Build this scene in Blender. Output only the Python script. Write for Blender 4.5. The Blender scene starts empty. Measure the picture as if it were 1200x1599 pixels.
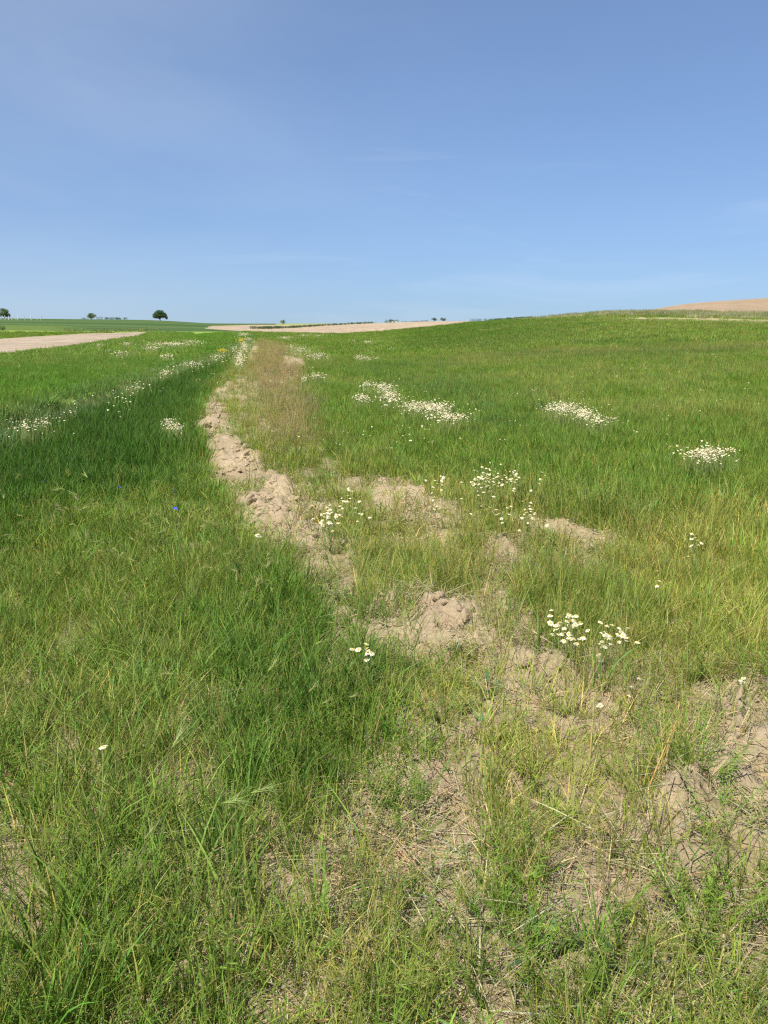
import bpy, math, random
import numpy as np
from mathutils import Vector

random.seed(7)
RNG = np.random.default_rng(11)
R = math.radians
scene = bpy.context.scene
COL = scene.collection

# ------------------------------------------------------------------ camera
W0, H0, FPX = 1200.0, 1599.0, 1215.0        # photograph's pixel frame
CAMH = 1.62
V_HORIZON = 505.0
PITCH = math.atan((H0 / 2 - V_HORIZON) / FPX)
cam_d = bpy.data.cameras.new("camera")
cam = bpy.data.objects.new("camera", cam_d)
COL.objects.link(cam)
cam_d.sensor_fit = 'VERTICAL'
cam_d.sensor_height = 36.0
cam_d.lens = 36.0 * FPX / H0
cam_d.clip_start = 0.05
cam_d.clip_end = 12000
cam.location = (0, 0, CAMH)
cam.rotation_euler = (math.pi / 2 - PITCH, 0, 0)
scene.camera = cam

# ------------------------------------------------------------------ light
SUN_EL, SUN_AZ = R(58), R(214)                # azimuth clockwise from +Y: behind the viewer, to the left
sun_d = bpy.data.lights.new("sun", 'SUN')
sun_d.energy = 4.6
sun_d.angle = R(0.5)
sun_d.color = (1.0, 0.955, 0.88)
sun = bpy.data.objects.new("sun", sun_d)
COL.objects.link(sun)
sv = Vector((math.sin(SUN_AZ) * math.cos(SUN_EL), math.cos(SUN_AZ) * math.cos(SUN_EL), math.sin(SUN_EL)))
sun.rotation_euler = sv.to_track_quat('Z', 'Y').to_euler()
sun.location = (-20, -30, 60)

world = bpy.data.worlds.new("World")
scene.world = world
world.use_nodes = True
wn, wl = world.node_tree.nodes, world.node_tree.links
wn.clear()
w_out = wn.new('ShaderNodeOutputWorld')
w_bg = wn.new('ShaderNodeBackground')
w_bg.inputs['Strength'].default_value = 0.093
sky = wn.new('ShaderNodeTexSky')
sky.sky_type = 'NISHITA'
sky.sun_disc = False
sky.sun_elevation = SUN_EL
sky.sun_rotation = SUN_AZ
sky.altitude = 100
sky.air_density = 0.6
sky.dust_density = 1.0
sky.ozone_density = 6.0
# thin cirrus veils: noise on the sky direction, stretched along the horizon
tc = wn.new('ShaderNodeTexCoord')
# a hazier air column than the model's: the sky deepens more slowly with height
squash = wn.new('ShaderNodeMapping'); squash.vector_type = 'POINT'
squash.inputs['Scale'].default_value = (1, 1, 0.62)
squash.inputs['Location'].default_value = (0, 0, 0.03)
wl.new(tc.outputs['Generated'], squash.inputs['Vector'])
wl.new(squash.outputs['Vector'], sky.inputs['Vector'])
def cirrus(scale, rot, lo, hi, seed):
    mp = wn.new('ShaderNodeMapping')
    mp.inputs['Scale'].default_value = scale
    mp.inputs['Rotation'].default_value = rot
    mp.inputs['Location'].default_value = (seed, seed * .7, 0)
    wl.new(tc.outputs['Generated'], mp.inputs['Vector'])
    nz = wn.new('ShaderNodeTexNoise')
    nz.inputs['Scale'].default_value = 1.0
    nz.inputs['Detail'].default_value = 7
    nz.inputs['Roughness'].default_value = 0.55
    nz.inputs['Distortion'].default_value = 0.6
    wl.new(mp.outputs['Vector'], nz.inputs['Vector'])
    mr = wn.new('ShaderNodeMapRange')
    mr.interpolation_type = 'SMOOTHSTEP'
    mr.inputs['From Min'].default_value = lo
    mr.inputs['From Max'].default_value = hi
    wl.new(nz.outputs['Fac'], mr.inputs['Value'])
    return mr.outputs['Result']
c1 = cirrus((2.6, 2.6, 17.0), (0, R(5), 0), 0.47, 0.68, 3.1)
c2 = cirrus((1.0, 1.0, 3.6), (0, R(-10), 0), 0.12, 0.85, 8.4)
ad = wn.new('ShaderNodeMath'); ad.operation = 'MAXIMUM'
lowm = wn.new('ShaderNodeMapRange'); lowm.interpolation_type = 'SMOOTHSTEP'
lowm.inputs['From Min'].default_value = 0.30; lowm.inputs['From Max'].default_value = 0.16
lowm.inputs['To Min'].default_value = 0.0; lowm.inputs['To Max'].default_value = 1.1
sep0 = wn.new('ShaderNodeSeparateXYZ'); wl.new(tc.outputs['Generated'], sep0.inputs[0])
wl.new(sep0.outputs[2], lowm.inputs['Value'])
c1m = wn.new('ShaderNodeMath'); c1m.operation = 'MULTIPLY'
wl.new(c1, c1m.inputs[0]); wl.new(lowm.outputs['Result'], c1m.inputs[1])
wl.new(c1m.outputs[0], ad.inputs[0])
# the broad veil thickens towards the west (left)
sx_ = wn.new('ShaderNodeSeparateXYZ'); wl.new(tc.outputs['Generated'], sx_.inputs[0])
vm_ = wn.new('ShaderNodeMapRange'); vm_.interpolation_type = 'SMOOTHSTEP'
vm_.inputs['From Min'].default_value = 0.25; vm_.inputs['From Max'].default_value = -0.55
vm_.inputs['To Min'].default_value = 0.55; vm_.inputs['To Max'].default_value = 2.9
wl.new(sx_.outputs[0], vm_.inputs['Value'])
vx_ = wn.new('ShaderNodeMath'); vx_.operation = 'MULTIPLY'
wl.new(c2, vx_.inputs[0]); wl.new(vm_.outputs['Result'], vx_.inputs[1])
wl.new(vx_.outputs[0], ad.inputs[1])
ml = wn.new('ShaderNodeMath'); ml.operation = 'MULTIPLY'
ml.inputs[1].default_value = 0.14
wl.new(ad.outputs[0], ml.inputs[0])
mixc = wn.new('ShaderNodeMix'); mixc.data_type = 'RGBA'
mixc.inputs['B'].default_value = (5.2, 6.0, 7.0, 1)
wl.new(ml.outputs[0], mixc.inputs['Factor'])
wl.new(sky.outputs['Color'], mixc.inputs['A'])
wl.new(mixc.outputs['Result'], w_bg.inputs['Color'])
wl.new(w_bg.outputs['Background'], w_out.inputs['Surface'])

scene.view_settings.view_transform = 'Standard'
scene.view_settings.look = 'None'
scene.view_settings.exposure = 0.62
scene.view_settings.gamma = 1.0
scene.view_settings.use_curve_mapping = False
scene.cycles.use_denoising = False
scene.cycles.filter_width = 1.25
scene.cycles.max_bounces = 8
scene.cycles.diffuse_bounces = 4
scene.cycles.transmission_bounces = 5

# ------------------------------------------------------------------ numeric helpers
CP, SP = math.cos(PITCH), math.sin(PITCH)

def project(x, y, z):
    """world -> photograph pixel"""
    dz = z - CAMH
    fwd = y * CP - dz * SP
    up = y * SP + dz * CP
    fwd = np.where(fwd < 0.05, 0.05, fwd)
    return W0 / 2 + FPX * x / fwd, H0 / 2 - FPX * up / fwd

def ray(u, v):
    u = np.asarray(u, float); v = np.asarray(v, float)
    cx = (u - W0 / 2) / FPX
    cy = (H0 / 2 - v) / FPX
    return cx, CP - cy * SP * 1.0 + 0 * cx, cy * CP - SP  # x, y, z  (forward 1)

def _h(ix, iy, s):
    n = (ix.astype(np.int64) * 374761393 + iy.astype(np.int64) * 668265263 + s * 974634777) & 0xFFFFFFFF
    n = ((n ^ (n >> 13)) * 1274126177) & 0xFFFFFFFF
    n = (n ^ (n >> 16)) & 0xFFFFFF
    return n / float(0xFFFFFF)

def vnoise(x, y, s=0):
    x0 = np.floor(x); y0 = np.floor(y)
    fx = x - x0; fy = y - y0
    fx = fx * fx * fx * (fx * (fx * 6 - 15) + 10); fy = fy * fy * fy * (fy * (fy * 6 - 15) + 10)
    a = _h(x0, y0, s); b = _h(x0 + 1, y0, s); c = _h(x0, y0 + 1, s); d = _h(x0 + 1, y0 + 1, s)
    return (a + (b - a) * fx) * (1 - fy) + (c + (d - c) * fx) * fy

def fbm(x, y, s=0, o=4, g=0.5):
    t = 0; a = 1.0; n = 0
    for i in range(o):
        t = t + a * vnoise(x * 2 ** i + 17.3 * i, y * 2 ** i - 9.1 * i, s + i * 13)
        n += a; a *= g
    return t / n

def sstep(a, b, x):
    t = np.clip((x - a) / (b - a), 0, 1)
    return t * t * (3 - 2 * t)

# ------------------------------------------------------------------ the lie of the land
# per photograph column: (distance in m, row at which the ground there is seen)
PROF = {
    -700: [(44, 552), (85, 528), (130, 512), (350, 498), (520, 493), (800, 497), (3000, 503)],
    0:    [(44, 552), (85, 528), (130, 513), (350, 501), (500, 497), (800, 499), (3000, 503)],
    130:  [(44, 552), (90, 525.5), (130, 515), (350, 502), (500, 498.5), (800, 500), (3000, 503)],
    240:  [(60, 539), (95, 523), (125, 516.5), (170, 512.5), (400, 501.5), (520, 499.5), (800, 501), (3000, 503.5)],
    370:  [(60, 540), (95, 524), (130, 516.5), (200, 512.5), (420, 508.3), (600, 507.5), (1200, 507), (3000, 505.5)],
    440:  [(60, 540), (95, 525), (130, 520), (200, 515), (320, 510.5), (600, 507.5), (1200, 507), (3000, 505.5)],
    540:  [(60, 540), (105, 521.5), (200, 511), (300, 507), (600, 505.5), (3000, 505.3)],
    610:  [(60, 539), (105, 517), (200, 507), (280, 503.5), (600, 504.5), (3000, 505.3)],
    680:  [(60, 536), (105, 510.5), (200, 503), (280, 501.5), (600, 503.5), (3000, 505)],
    740:  [(60, 533), (95, 508), (120, 503.5), (180, 501), (280, 501.5), (600, 503.5), (3000, 505)],
    830:  [(50, 533), (80, 508), (105, 499.8), (130, 499), (200, 501.5), (600, 503), (3000, 505)],
    950:  [(30, 562), (50, 524), (72, 502), (77.5, 498.8), (82.5, 494.8), (90, 491.5), (100, 489.8), (140, 491), (300, 500), (3000, 505)],
    1060: [(30, 560), (50, 522), (71, 503), (77.5, 500.2), (82.5, 495.3), (90, 491.5), (97, 489), (130, 483.5), (210, 476), (260, 475), (400, 487), (3000, 505)],
    1200: [(30, 557), (50, 523), (71, 507), (77.5, 504.8), (82.5, 499.6), (90, 495), (97, 492), (130, 482.5), (210, 468), (260, 465.5), (400, 478), (3000, 505)],
    1700: [(30, 552), (50, 517), (71, 501), (77.5, 498), (82.5, 493), (90, 487), (97, 483), (130, 468), (210, 446), (260, 442), (400, 460), (3000, 505)],
}
LR = np.linspace(math.log(0.25), math.log(6000), 900)
AZ = np.linspace(-math.pi, math.pi, 721)

def _pchip(xs, ys, x):
    xs = np.array(xs); ys = np.array(ys)
    h = np.diff(xs); d = np.diff(ys) / h
    m = np.zeros(len(xs))
    for i in range(1, len(xs) - 1):
        if d[i - 1] * d[i] > 0:
            w1 = 2 * h[i] + h[i - 1]; w2 = h[i] + 2 * h[i - 1]
            m[i] = (w1 + w2) / (w1 / d[i - 1] + w2 / d[i])
    m[0] = d[0]; m[-1] = d[-1]
    i = np.clip(np.searchsorted(xs, x) - 1, 0, len(xs) - 2)
    t = np.clip((x - xs[i]) / h[i], 0, 1)
    return ((1 + 2 * t) * (1 - t) ** 2 * ys[i] + t * (1 - t) ** 2 * h[i] * m[i]
            + t * t * (3 - 2 * t) * ys[i + 1] + t * t * (t - 1) * h[i] * m[i + 1])

def _elev(u, v):
    cx = (u - W0 / 2) / FPX; cy = (H0 / 2 - v) / FPX
    y = CP + cy * SP * 1.0
    z = cy * CP - SP
    return z / math.hypot(cx, y), math.atan2(cx, y)

cols = []; azs = []
for u, prof in sorted(PROF.items()):
    xs = [math.log(0.25), math.log(8), math.log(16)]; ys = [0, 0, 0]
    a = 0
    for r, v in prof:
        t, a = _elev(u, v)
        xs.append(math.log(r)); ys.append(CAMH + r * t)
    cols.append(_pchip(xs, ys, LR)); azs.append(a)
cols = np.array(cols); azs = np.array(azs)
_T = np.zeros((len(AZ), len(LR)))
for j in range(len(LR)):
    _T[:, j] = np.interp(AZ, azs, cols[:, j])
back = sstep(R(50), R(110), np.abs(AZ))[:, None]
_T = _T * (1 - back)
k = np.exp(-0.5 * (np.arange(-6, 7) / 2.2) ** 2); k /= k.sum()
_P = np.pad(_T, ((6, 6), (0, 0)), mode='wrap')
_T = sum(k[i] * _P[i:i + len(AZ)] for i in range(13))

def base_height(x, y):
    r = np.hypot(x, y); a = np.arctan2(x, y)
    fi = (a + math.pi) / (2 * math.pi) * (len(AZ) - 1)
    fj = (np.log(np.maximum(r, 0.26)) - LR[0]) / (LR[-1] - LR[0]) * (len(LR) - 1)
    i = np.clip(fi.astype(int), 0, len(AZ) - 2); j = np.clip(fj.astype(int), 0, len(LR) - 2)
    s = fi - i; t = np.clip(fj - j, 0, 1)
    return ((_T[i, j] * (1 - s) + _T[i + 1, j] * s) * (1 - t) + (_T[i, j + 1] * (1 - s) + _T[i + 1, j + 1] * s) * t)

# ------------------------------------------------------------------ plant cover map, traced on the ground
def inside(poly, u, v):
    res = np.zeros(u.shape, bool)
    n = len(poly)
    for i in range(n):
        x1, y1 = poly[i]; x2, y2 = poly[(i + 1) % n]
        if y1 == y2: continue
        c = ((y1 > v) != (y2 > v)) & (u < (x2 - x1) * (v - y1) / (y2 - y1) + x1)
        res ^= c
    return res

class Cover:
    """soft-edged zones for arrays of ground points"""
    def __init__(self, x, y, z, rag=1.0):
        self.x, self.y = x, y
        self.r = np.hypot(x, y)
        self.u, self.v = project(x, y, z)
        px = FPX / np.maximum(self.r, 1.0)
        e = math.sqrt(1) * px
        self.j = []
        for q in range(5):
            a1 = 0.16 + 0.05 * q
            du = (fbm(x * 2.3 + 31 * q, y * 2.3, 5 + q, 3) - .5) * e * 0.62 * rag
            dv = (fbm(x * 2.3, y * 2.3 + 31 * q, 55 + q, 3) - .5) * e * 0.62 * rag * np.clip(1.7 / np.maximum(self.r, 1.0) * 1.5, 0.02, 1)
            self.j.append((self.u + du, self.v + dv))
    def m(self, *polys):
        t = np.zeros(self.x.shape)
        for p in polys:
            s = np.zeros(self.x.shape)
            for (a, b) in self.j: s += inside(p, a, b)
            t = np.maximum(t, s / 5)
        return t

POLY_LEFT = [(-3000, 548), (0, 552), (120, 538), (232, 520), (300, 512), (375, 515), (398, 521), (385, 537), (335, 562), (270, 584), (180, 620), (90, 655), (0, 690), (-600, 905), (-3000, 1600)]
POLY_STRIP = [(398, 520), (388, 545), (340, 570), (280, 594), (190, 634), (90, 680), (0, 722), (-600, 960), (-900, 950), (0, 672), (90, 640), (180, 606), (270, 574), (335, 554), (380, 534)]
POLY_DARK = [(398, 523), (392, 540), (360, 566), (330, 600), (308, 640), (296, 690), (290, 745), (230, 770), (130, 770), (60, 800), (0, 820), (-700, 1150), (-900, 980), (0, 700), (90, 664), (180, 630), (270, 594), (335, 570)]
POLY_TUFT = [(390, 900), (440, 875), (520, 915), (560, 985), (620, 1000), (600, 1080), (590, 1150), (520, 1230), (440, 1290), (330, 1240), (300, 1080), (330, 960)]
POLY_TUFT2 = [(600, 985), (690, 985), (760, 1040), (700, 1075), (610, 1090)]
# bare earth of the broken track
SOIL = [
    [(393, 532), (399, 532), (402, 548), (394, 566), (386, 560)],
    [(352, 600), (359, 600), (352, 640), (344, 640)],
    [(374, 610), (380, 610), (384, 650), (376, 655)],
    [(440, 556), (474, 562), (478, 572), (446, 574)],
    [(313, 660), (345, 655), (372, 690), (405, 715), (432, 745), (470, 775), (480, 800), (482, 850), (440, 842), (400, 815), (372, 775), (340, 735), (318, 700)],
    [(318, 640), (330, 620), (352, 640), (362, 665), (340, 672)],
    [(480, 845), (505, 835), (540, 855), (560, 880), (545, 905), (520, 890), (490, 875)],
    [(520, 905), (548, 895), (560, 930), (548, 975), (518, 965)],
    [(575, 955), (605, 935), (660, 930), (700, 945), (752, 965), (765, 1000), (800, 1020), (790, 1050), (700, 1028), (640, 1003), (585, 995)],
    [(795, 1048), (835, 1038), (870, 1045), (930, 1052), (975, 1085), (1000, 1120), (970, 1148), (895, 1138), (830, 1106), (790, 1075)],
    [(700, 915), (745, 925), (770, 945), (730, 950), (700, 935)],
    [(805, 940), (835, 945), (835, 985), (812, 985)],
    [(1012, 1240), (1085, 1215), (1110, 1195), (1160, 1175), (1320, 1165), (1330, 1285), (1180, 1275), (1110, 1265), (1075, 1285), (1020, 1270)],
    [(1112, 1105), (1130, 1105), (1130, 1165), (1114, 1165)],
    [(1150, 1085), (1320, 1075), (1320, 1110), (1160, 1110)],
]
SOFT = [  # low crumbled earth half grown over
    [(575, 760), (600, 745), (635, 752), (690, 785), (730, 805), (728, 835), (690, 830), (640, 815), (590, 790)],
    [(755, 830), (800, 840), (812, 880), (775, 890), (750, 862)],
    [(855, 810), (930, 820), (960, 850), (900, 850), (860, 832)],
    [(640, 1135), (690, 1160), (745, 1200), (750, 1235), (690, 1225), (650, 1175)],
]
ROWS = [[(340, 652), (352, 585), (362, 585), (356, 655)], [(362, 660), (370, 590), (379, 590), (378, 668)], [(386, 676), (387, 600), (394, 600), (402, 690)], [(408, 690), (404, 620), (410, 620), (424, 704)]]
THIN = [  # straw-strewn ground with thin grass around the bare earth
    [(372, 545), (398, 530), (440, 535), (480, 560), (470, 620), (500, 690), (560, 745), (660, 745), (800, 800), (960, 830), (1060, 880), (1010, 930), (860, 920), (780, 960), (900, 1030), (1060, 1030), (1250, 1060), (1330, 1120), (1330, 1290), (1030, 1290), (1000, 1150), (900, 1130), (780, 1070), (640, 1000), (560, 985), (500, 900), (390, 830), (330, 740), (305, 670), (335, 600)],
    [(600, 1110), (700, 1140), (780, 1210), (800, 1290), (1330, 1290), (1500, 1900), (330, 1900), (430, 1480), (520, 1330), (560, 1230)],
]
POLY_BROWN = [(404, 530), (440, 538), (476, 565), (478, 620), (498, 690), (490, 725), (445, 712), (408, 660), (392, 620), (394, 575)]
POLY_YEL = [[(620, 1090), (700, 1050), (820, 1090), (960, 1150), (1050, 1190), (1040, 1260), (940, 1290), (800, 1250), (720, 1180)],
            [(960, 860), (1100, 800), (1400, 760), (1400, 1080), (1150, 1060), (1010, 1010), (980, 930)]]
POLY_LUSH = [[(500, 610), (620, 600), (760, 640), (900, 690), (1200, 720), (1500, 700), (1500, 800), (1100, 820), (900, 800), (720, 740), (560, 720), (500, 660)]]

def cover(x, y, z, rag=1.0):
    c = Cover(x, y, z, rag)
    m = {}
    m['soil'] = c.m(*SOIL) * (1 - .7 * sstep(.58, .70, fbm(x * 2.4 + 3, y * 2.4, 81, 3)))
    m['soil'] = np.maximum(m['soil'], .62 * c.m(*ROWS))
    m['soil'] = np.maximum(m['soil'], c.m(*SOFT) * (.30 + .5 * sstep(.40, .55, fbm(x * 3.1 + 5, y * 3.1, 83, 3))))
    m['thin'] = c.m(*THIN)
    m['left'] = c.m(POLY_LEFT)
    m['strip'] = c.m(POLY_STRIP) * (1 - 0.5 * m['left'])
    m['dark'] = np.maximum(Cover(x, y, z, rag * 4.0).m(POLY_DARK), 0)
    m['tuft'] = c.m(POLY_TUFT, POLY_TUFT2)
    m['brown'] = Cover(x, y, z, rag * 3.0).m(POLY_BROWN)
    m['yel'] = c.m(*POLY_YEL)
    m['lush'] = c.m(*POLY_LUSH)
    # the unmown foreground to the left of the track
    m['fore'] = c.m([(-2500, 1350), (-900, 1080), (0, 790), (140, 765), (290, 745), (330, 760), (400, 830), (470, 870), (520, 960), (600, 1000), (640, 1130), (560, 1260), (430, 1450), (380, 1950), (-2500, 1950)])
    far_ = Cover(x, y, z, rag * 5.0)
    m['blue'] = far_.m([(520, 578), (640, 566), (760, 596), (870, 640), (905, 690), (800, 715), (700, 662), (600, 606)])
    m['r'] = c.r; m['u'] = c.u; m['v'] = c.v
    wob = 1.2 * (fbm(x * .12, y * .12, 505, 2) - .5)
    vr = np.interp(c.u, [740, 830, 950, 1100, 1700], [118, 106, 94, 90, 90])
    ah = (y > 0) * 1.0
    m['path'] = np.exp(-((c.r - 79.8 + wob) / 2.1) ** 4) * sstep(930, 1010, c.u) * ah
    m['verge'] = np.exp(-((c.r - vr + wob) / 6.0) ** 4) * sstep(800, 960, c.u) * ah
    m['foot'] = np.exp(-((c.r - 73.5) / 5.0) ** 4) * sstep(930, 1010, c.u) * ah
    return m

def near_soil(x, y, z):
    '''1 on the viewer's side of a stretch of bare earth, where only a low sward grows'''
    r = np.hypot(x, y); t = np.zeros(x.shape)
    for st in (.12, .3, .5, .75, 1.0):
        f_ = (r + st) / np.maximum(r, .1)
        u, v = project(x * f_, y * f_, z)
        for p in SOIL + SOFT: t = np.maximum(t, inside(p, u, v) * (1.1 - .35 * st))
    return t

def detail_height(x, y, m):
    near = 1 - sstep(28, 60, m['r'])
    s = m['soil']; t = m['thin']
    lump = fbm(x * 3.0, y * 3.0, 71, 4, .55)
    rid = 1 - np.abs(2 * fbm(x * 5.5, y * 5.5, 91, 4, .55) - 1)
    crumb = fbm(x * 19, y * 19, 33, 3, .6)
    h = s * (0.050 + 0.055 * (1 - sstep(5, 9, m['r'])) + 0.11 * (lump - .42) + 0.11 * (rid - .72) + 0.07 * (crumb - .5))
    h = h + (1 - s) * (0.05 * (lump - .5) + 0.012 * (crumb - .5) + 0.03 * t * (rid - .75))
    h = h * near
    # the crop on the far side of the flower strip stands on a slightly higher bench
    h = h + 0.22 * m['left'] * sstep(7, 12, m['r']) * (1 - sstep(16, 30, m['r'])) 
    return h

def ground(x, y):
    z = base_height(x, y)
    m = cover(x, y, z)
    return z + detail_height(x, y, m), m

def at(u, v, h=0.0):
    """point of the land seen at a photograph pixel, raised by h (marching the ray)"""
    u = np.atleast_1d(np.asarray(u, float)); v = np.atleast_1d(np.asarray(v, float))
    cx = (u - W0 / 2) / FPX; cy = (H0 / 2 - v) / FPX
    dx, dy, dz = cx, CP + cy * SP, cy * CP - SP
    hy = np.hypot(dx, dy)
    dx, dy, dz = dx / hy, dy / hy, dz / hy
    rr = np.exp(np.linspace(math.log(0.8), math.log(1500), 700))
    best = np.full(u.shape, 1500.0); done = np.zeros(u.shape, bool)
    for i in range(len(rr)):
        zz = base_height(dx * rr[i], dy * rr[i]) + h
        hit = (CAMH + dz * rr[i] <= zz) & ~done
        best[hit] = rr[i]; done |= hit
        if done.all(): break
    return dx * best, dy * best, base_height(dx * best, dy * best)

# ------------------------------------------------------------------ mesh helpers
def mesh_np(name, verts, faces, mats=(), mat_idx=None, smooth=False, color=None, cname='bcol'):
    """faces: list of int arrays, each (n, k)"""
    me = bpy.data.meshes.new(name)
    verts = np.asarray(verts, np.float32)
    me.vertices.add(len(verts)); me.vertices.foreach_set('co', verts.ravel())
    faces = [np.asarray(f, np.int32) for f in faces if len(f)]
    loops = np.concatenate([f.ravel() for f in faces])
    tot = np.concatenate([np.full(len(f), f.shape[1], np.int32) for f in faces])
    start = np.concatenate([[0], np.cumsum(tot)[:-1]]).astype(np.int32)
    me.loops.add(len(loops)); me.loops.foreach_set('vertex_index', loops)
    me.polygons.add(len(tot)); me.polygons.foreach_set('loop_start', start)
    if mat_idx is not None: me.polygons.foreach_set('material_index', np.asarray(mat_idx, np.int32))
    me.polygons.foreach_set('use_smooth', np.full(len(tot), smooth, bool))
    me.update(calc_edges=True)
    if color is not None:
        a = me.attributes.new(cname, 'FLOAT_COLOR', 'POINT')
        c = np.ones((len(verts), 4), np.float32); c[:, :3] = color
        a.data.foreach_set('color', c.ravel())
    for m_ in mats: me.materials.append(m_)
    return me

def link(name, me, parent=None):
    o = bpy.data.objects.new(name, me)
    COL.objects.link(o)
    if parent is not None: o.parent = parent
    return o

def tag(o, label=None, cat=None, group=None, kind=None):
    if label: o['label'] = label
    if cat: o['category'] = cat
    if group: o['group'] = group
    if kind: o['kind'] = kind
    return o

def thing(name, loc, label, cat, group=None, rz=0.0):
    o = bpy.data.objects.new(name, None)
    COL.objects.link(o)
    o.location = loc; o.rotation_euler = (0, 0, rz)
    o.empty_display_size = 0.1
    return tag(o, label, cat, group)

# ------------------------------------------------------------------ materials
def new_mat(name):
    m = bpy.data.materials.new(name); m.use_nodes = True
    nt = m.node_tree; nt.nodes.clear()
    out = nt.nodes.new('ShaderNodeOutputMaterial')
    return m, nt, out

def plant_mat(name, base=None, transl=0.35, rough=0.55, spec=0.3, use_tint=True, vary=0.0):
    m, nt, out = new_mat(name)
    N, L = nt.nodes, nt.links
    bc = N.new('ShaderNodeAttribute'); bc.attribute_name = 'bcol'
    mul = N.new('ShaderNodeMix'); mul.data_type = 'RGBA'; mul.blend_type = 'MULTIPLY'
    mul.inputs['Factor'].default_value = 1
    L.new(bc.outputs['Color'], mul.inputs['A'])
    if use_tint:
        ti = N.new('ShaderNodeAttribute'); ti.attribute_type = 'INSTANCER'; ti.attribute_name = 'tint'
        L.new(ti.outputs['Color'], mul.inputs['B'])
    else:
        mul.inputs['B'].default_value = (*base, 1)
    p = N.new('ShaderNodeBsdfPrincipled')
    p.inputs['Roughness'].default_value = rough
    p.inputs['Specular IOR Level'].default_value = spec
    L.new(mul.outputs['Result'], p.inputs['Base Color'])
    if transl > 0:
        t = N.new('ShaderNodeBsdfTranslucent')
        g = N.new('ShaderNodeMix'); g.data_type = 'RGBA'; g.blend_type = 'MULTIPLY'
        g.inputs['Factor'].default_value = 1
        g.inputs['B'].default_value = (1.15, 1.1, 0.6, 1)
        L.new(mul.outputs['Result'], g.inputs['A'])
        L.new(g.outputs['Result'], t.inputs['Color'])
        mx = N.new('ShaderNodeMixShader'); mx.inputs['Fac'].default_value = transl
        L.new(p.outputs[0], mx.inputs[1]); L.new(t.outputs[0], mx.inputs[2])
        L.new(mx.outputs[0], out.inputs['Surface'])
    else:
        L.new(p.outputs[0], out.inputs['Surface'])
    return m

def plain_mat(name, col, rough=0.7, vary=0.12, scale=8.0):
    m, nt, out = new_mat(name)
    N, L = nt.nodes, nt.links
    tcn = N.new('ShaderNodeTexCoord')
    nz = N.new('ShaderNodeTexNoise'); nz.inputs['Scale'].default_value = scale; nz.inputs['Detail'].default_value = 5
    L.new(tcn.outputs['Object'], nz.inputs['Vector'])
    rp = N.new('ShaderNodeValToRGB')
    rp.color_ramp.elements[0].position = 0.3; rp.color_ramp.elements[1].position = 0.7
    rp.color_ramp.elements[0].color = (*[c * (1 - vary) for c in col], 1)
    rp.color_ramp.elements[1].color = (*[min(1, c * (1 + vary)) for c in col], 1)
    L.new(nz.outputs['Fac'], rp.inputs['Fac'])
    p = N.new('ShaderNodeBsdfPrincipled'); p.inputs['Roughness'].default_value = rough
    p.inputs['Specular IOR Level'].default_value = 0.25
    L.new(rp.outputs['Color'], p.inputs['Base Color'])
    L.new(p.outputs[0], out.inputs['Surface'])
    return m

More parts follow.
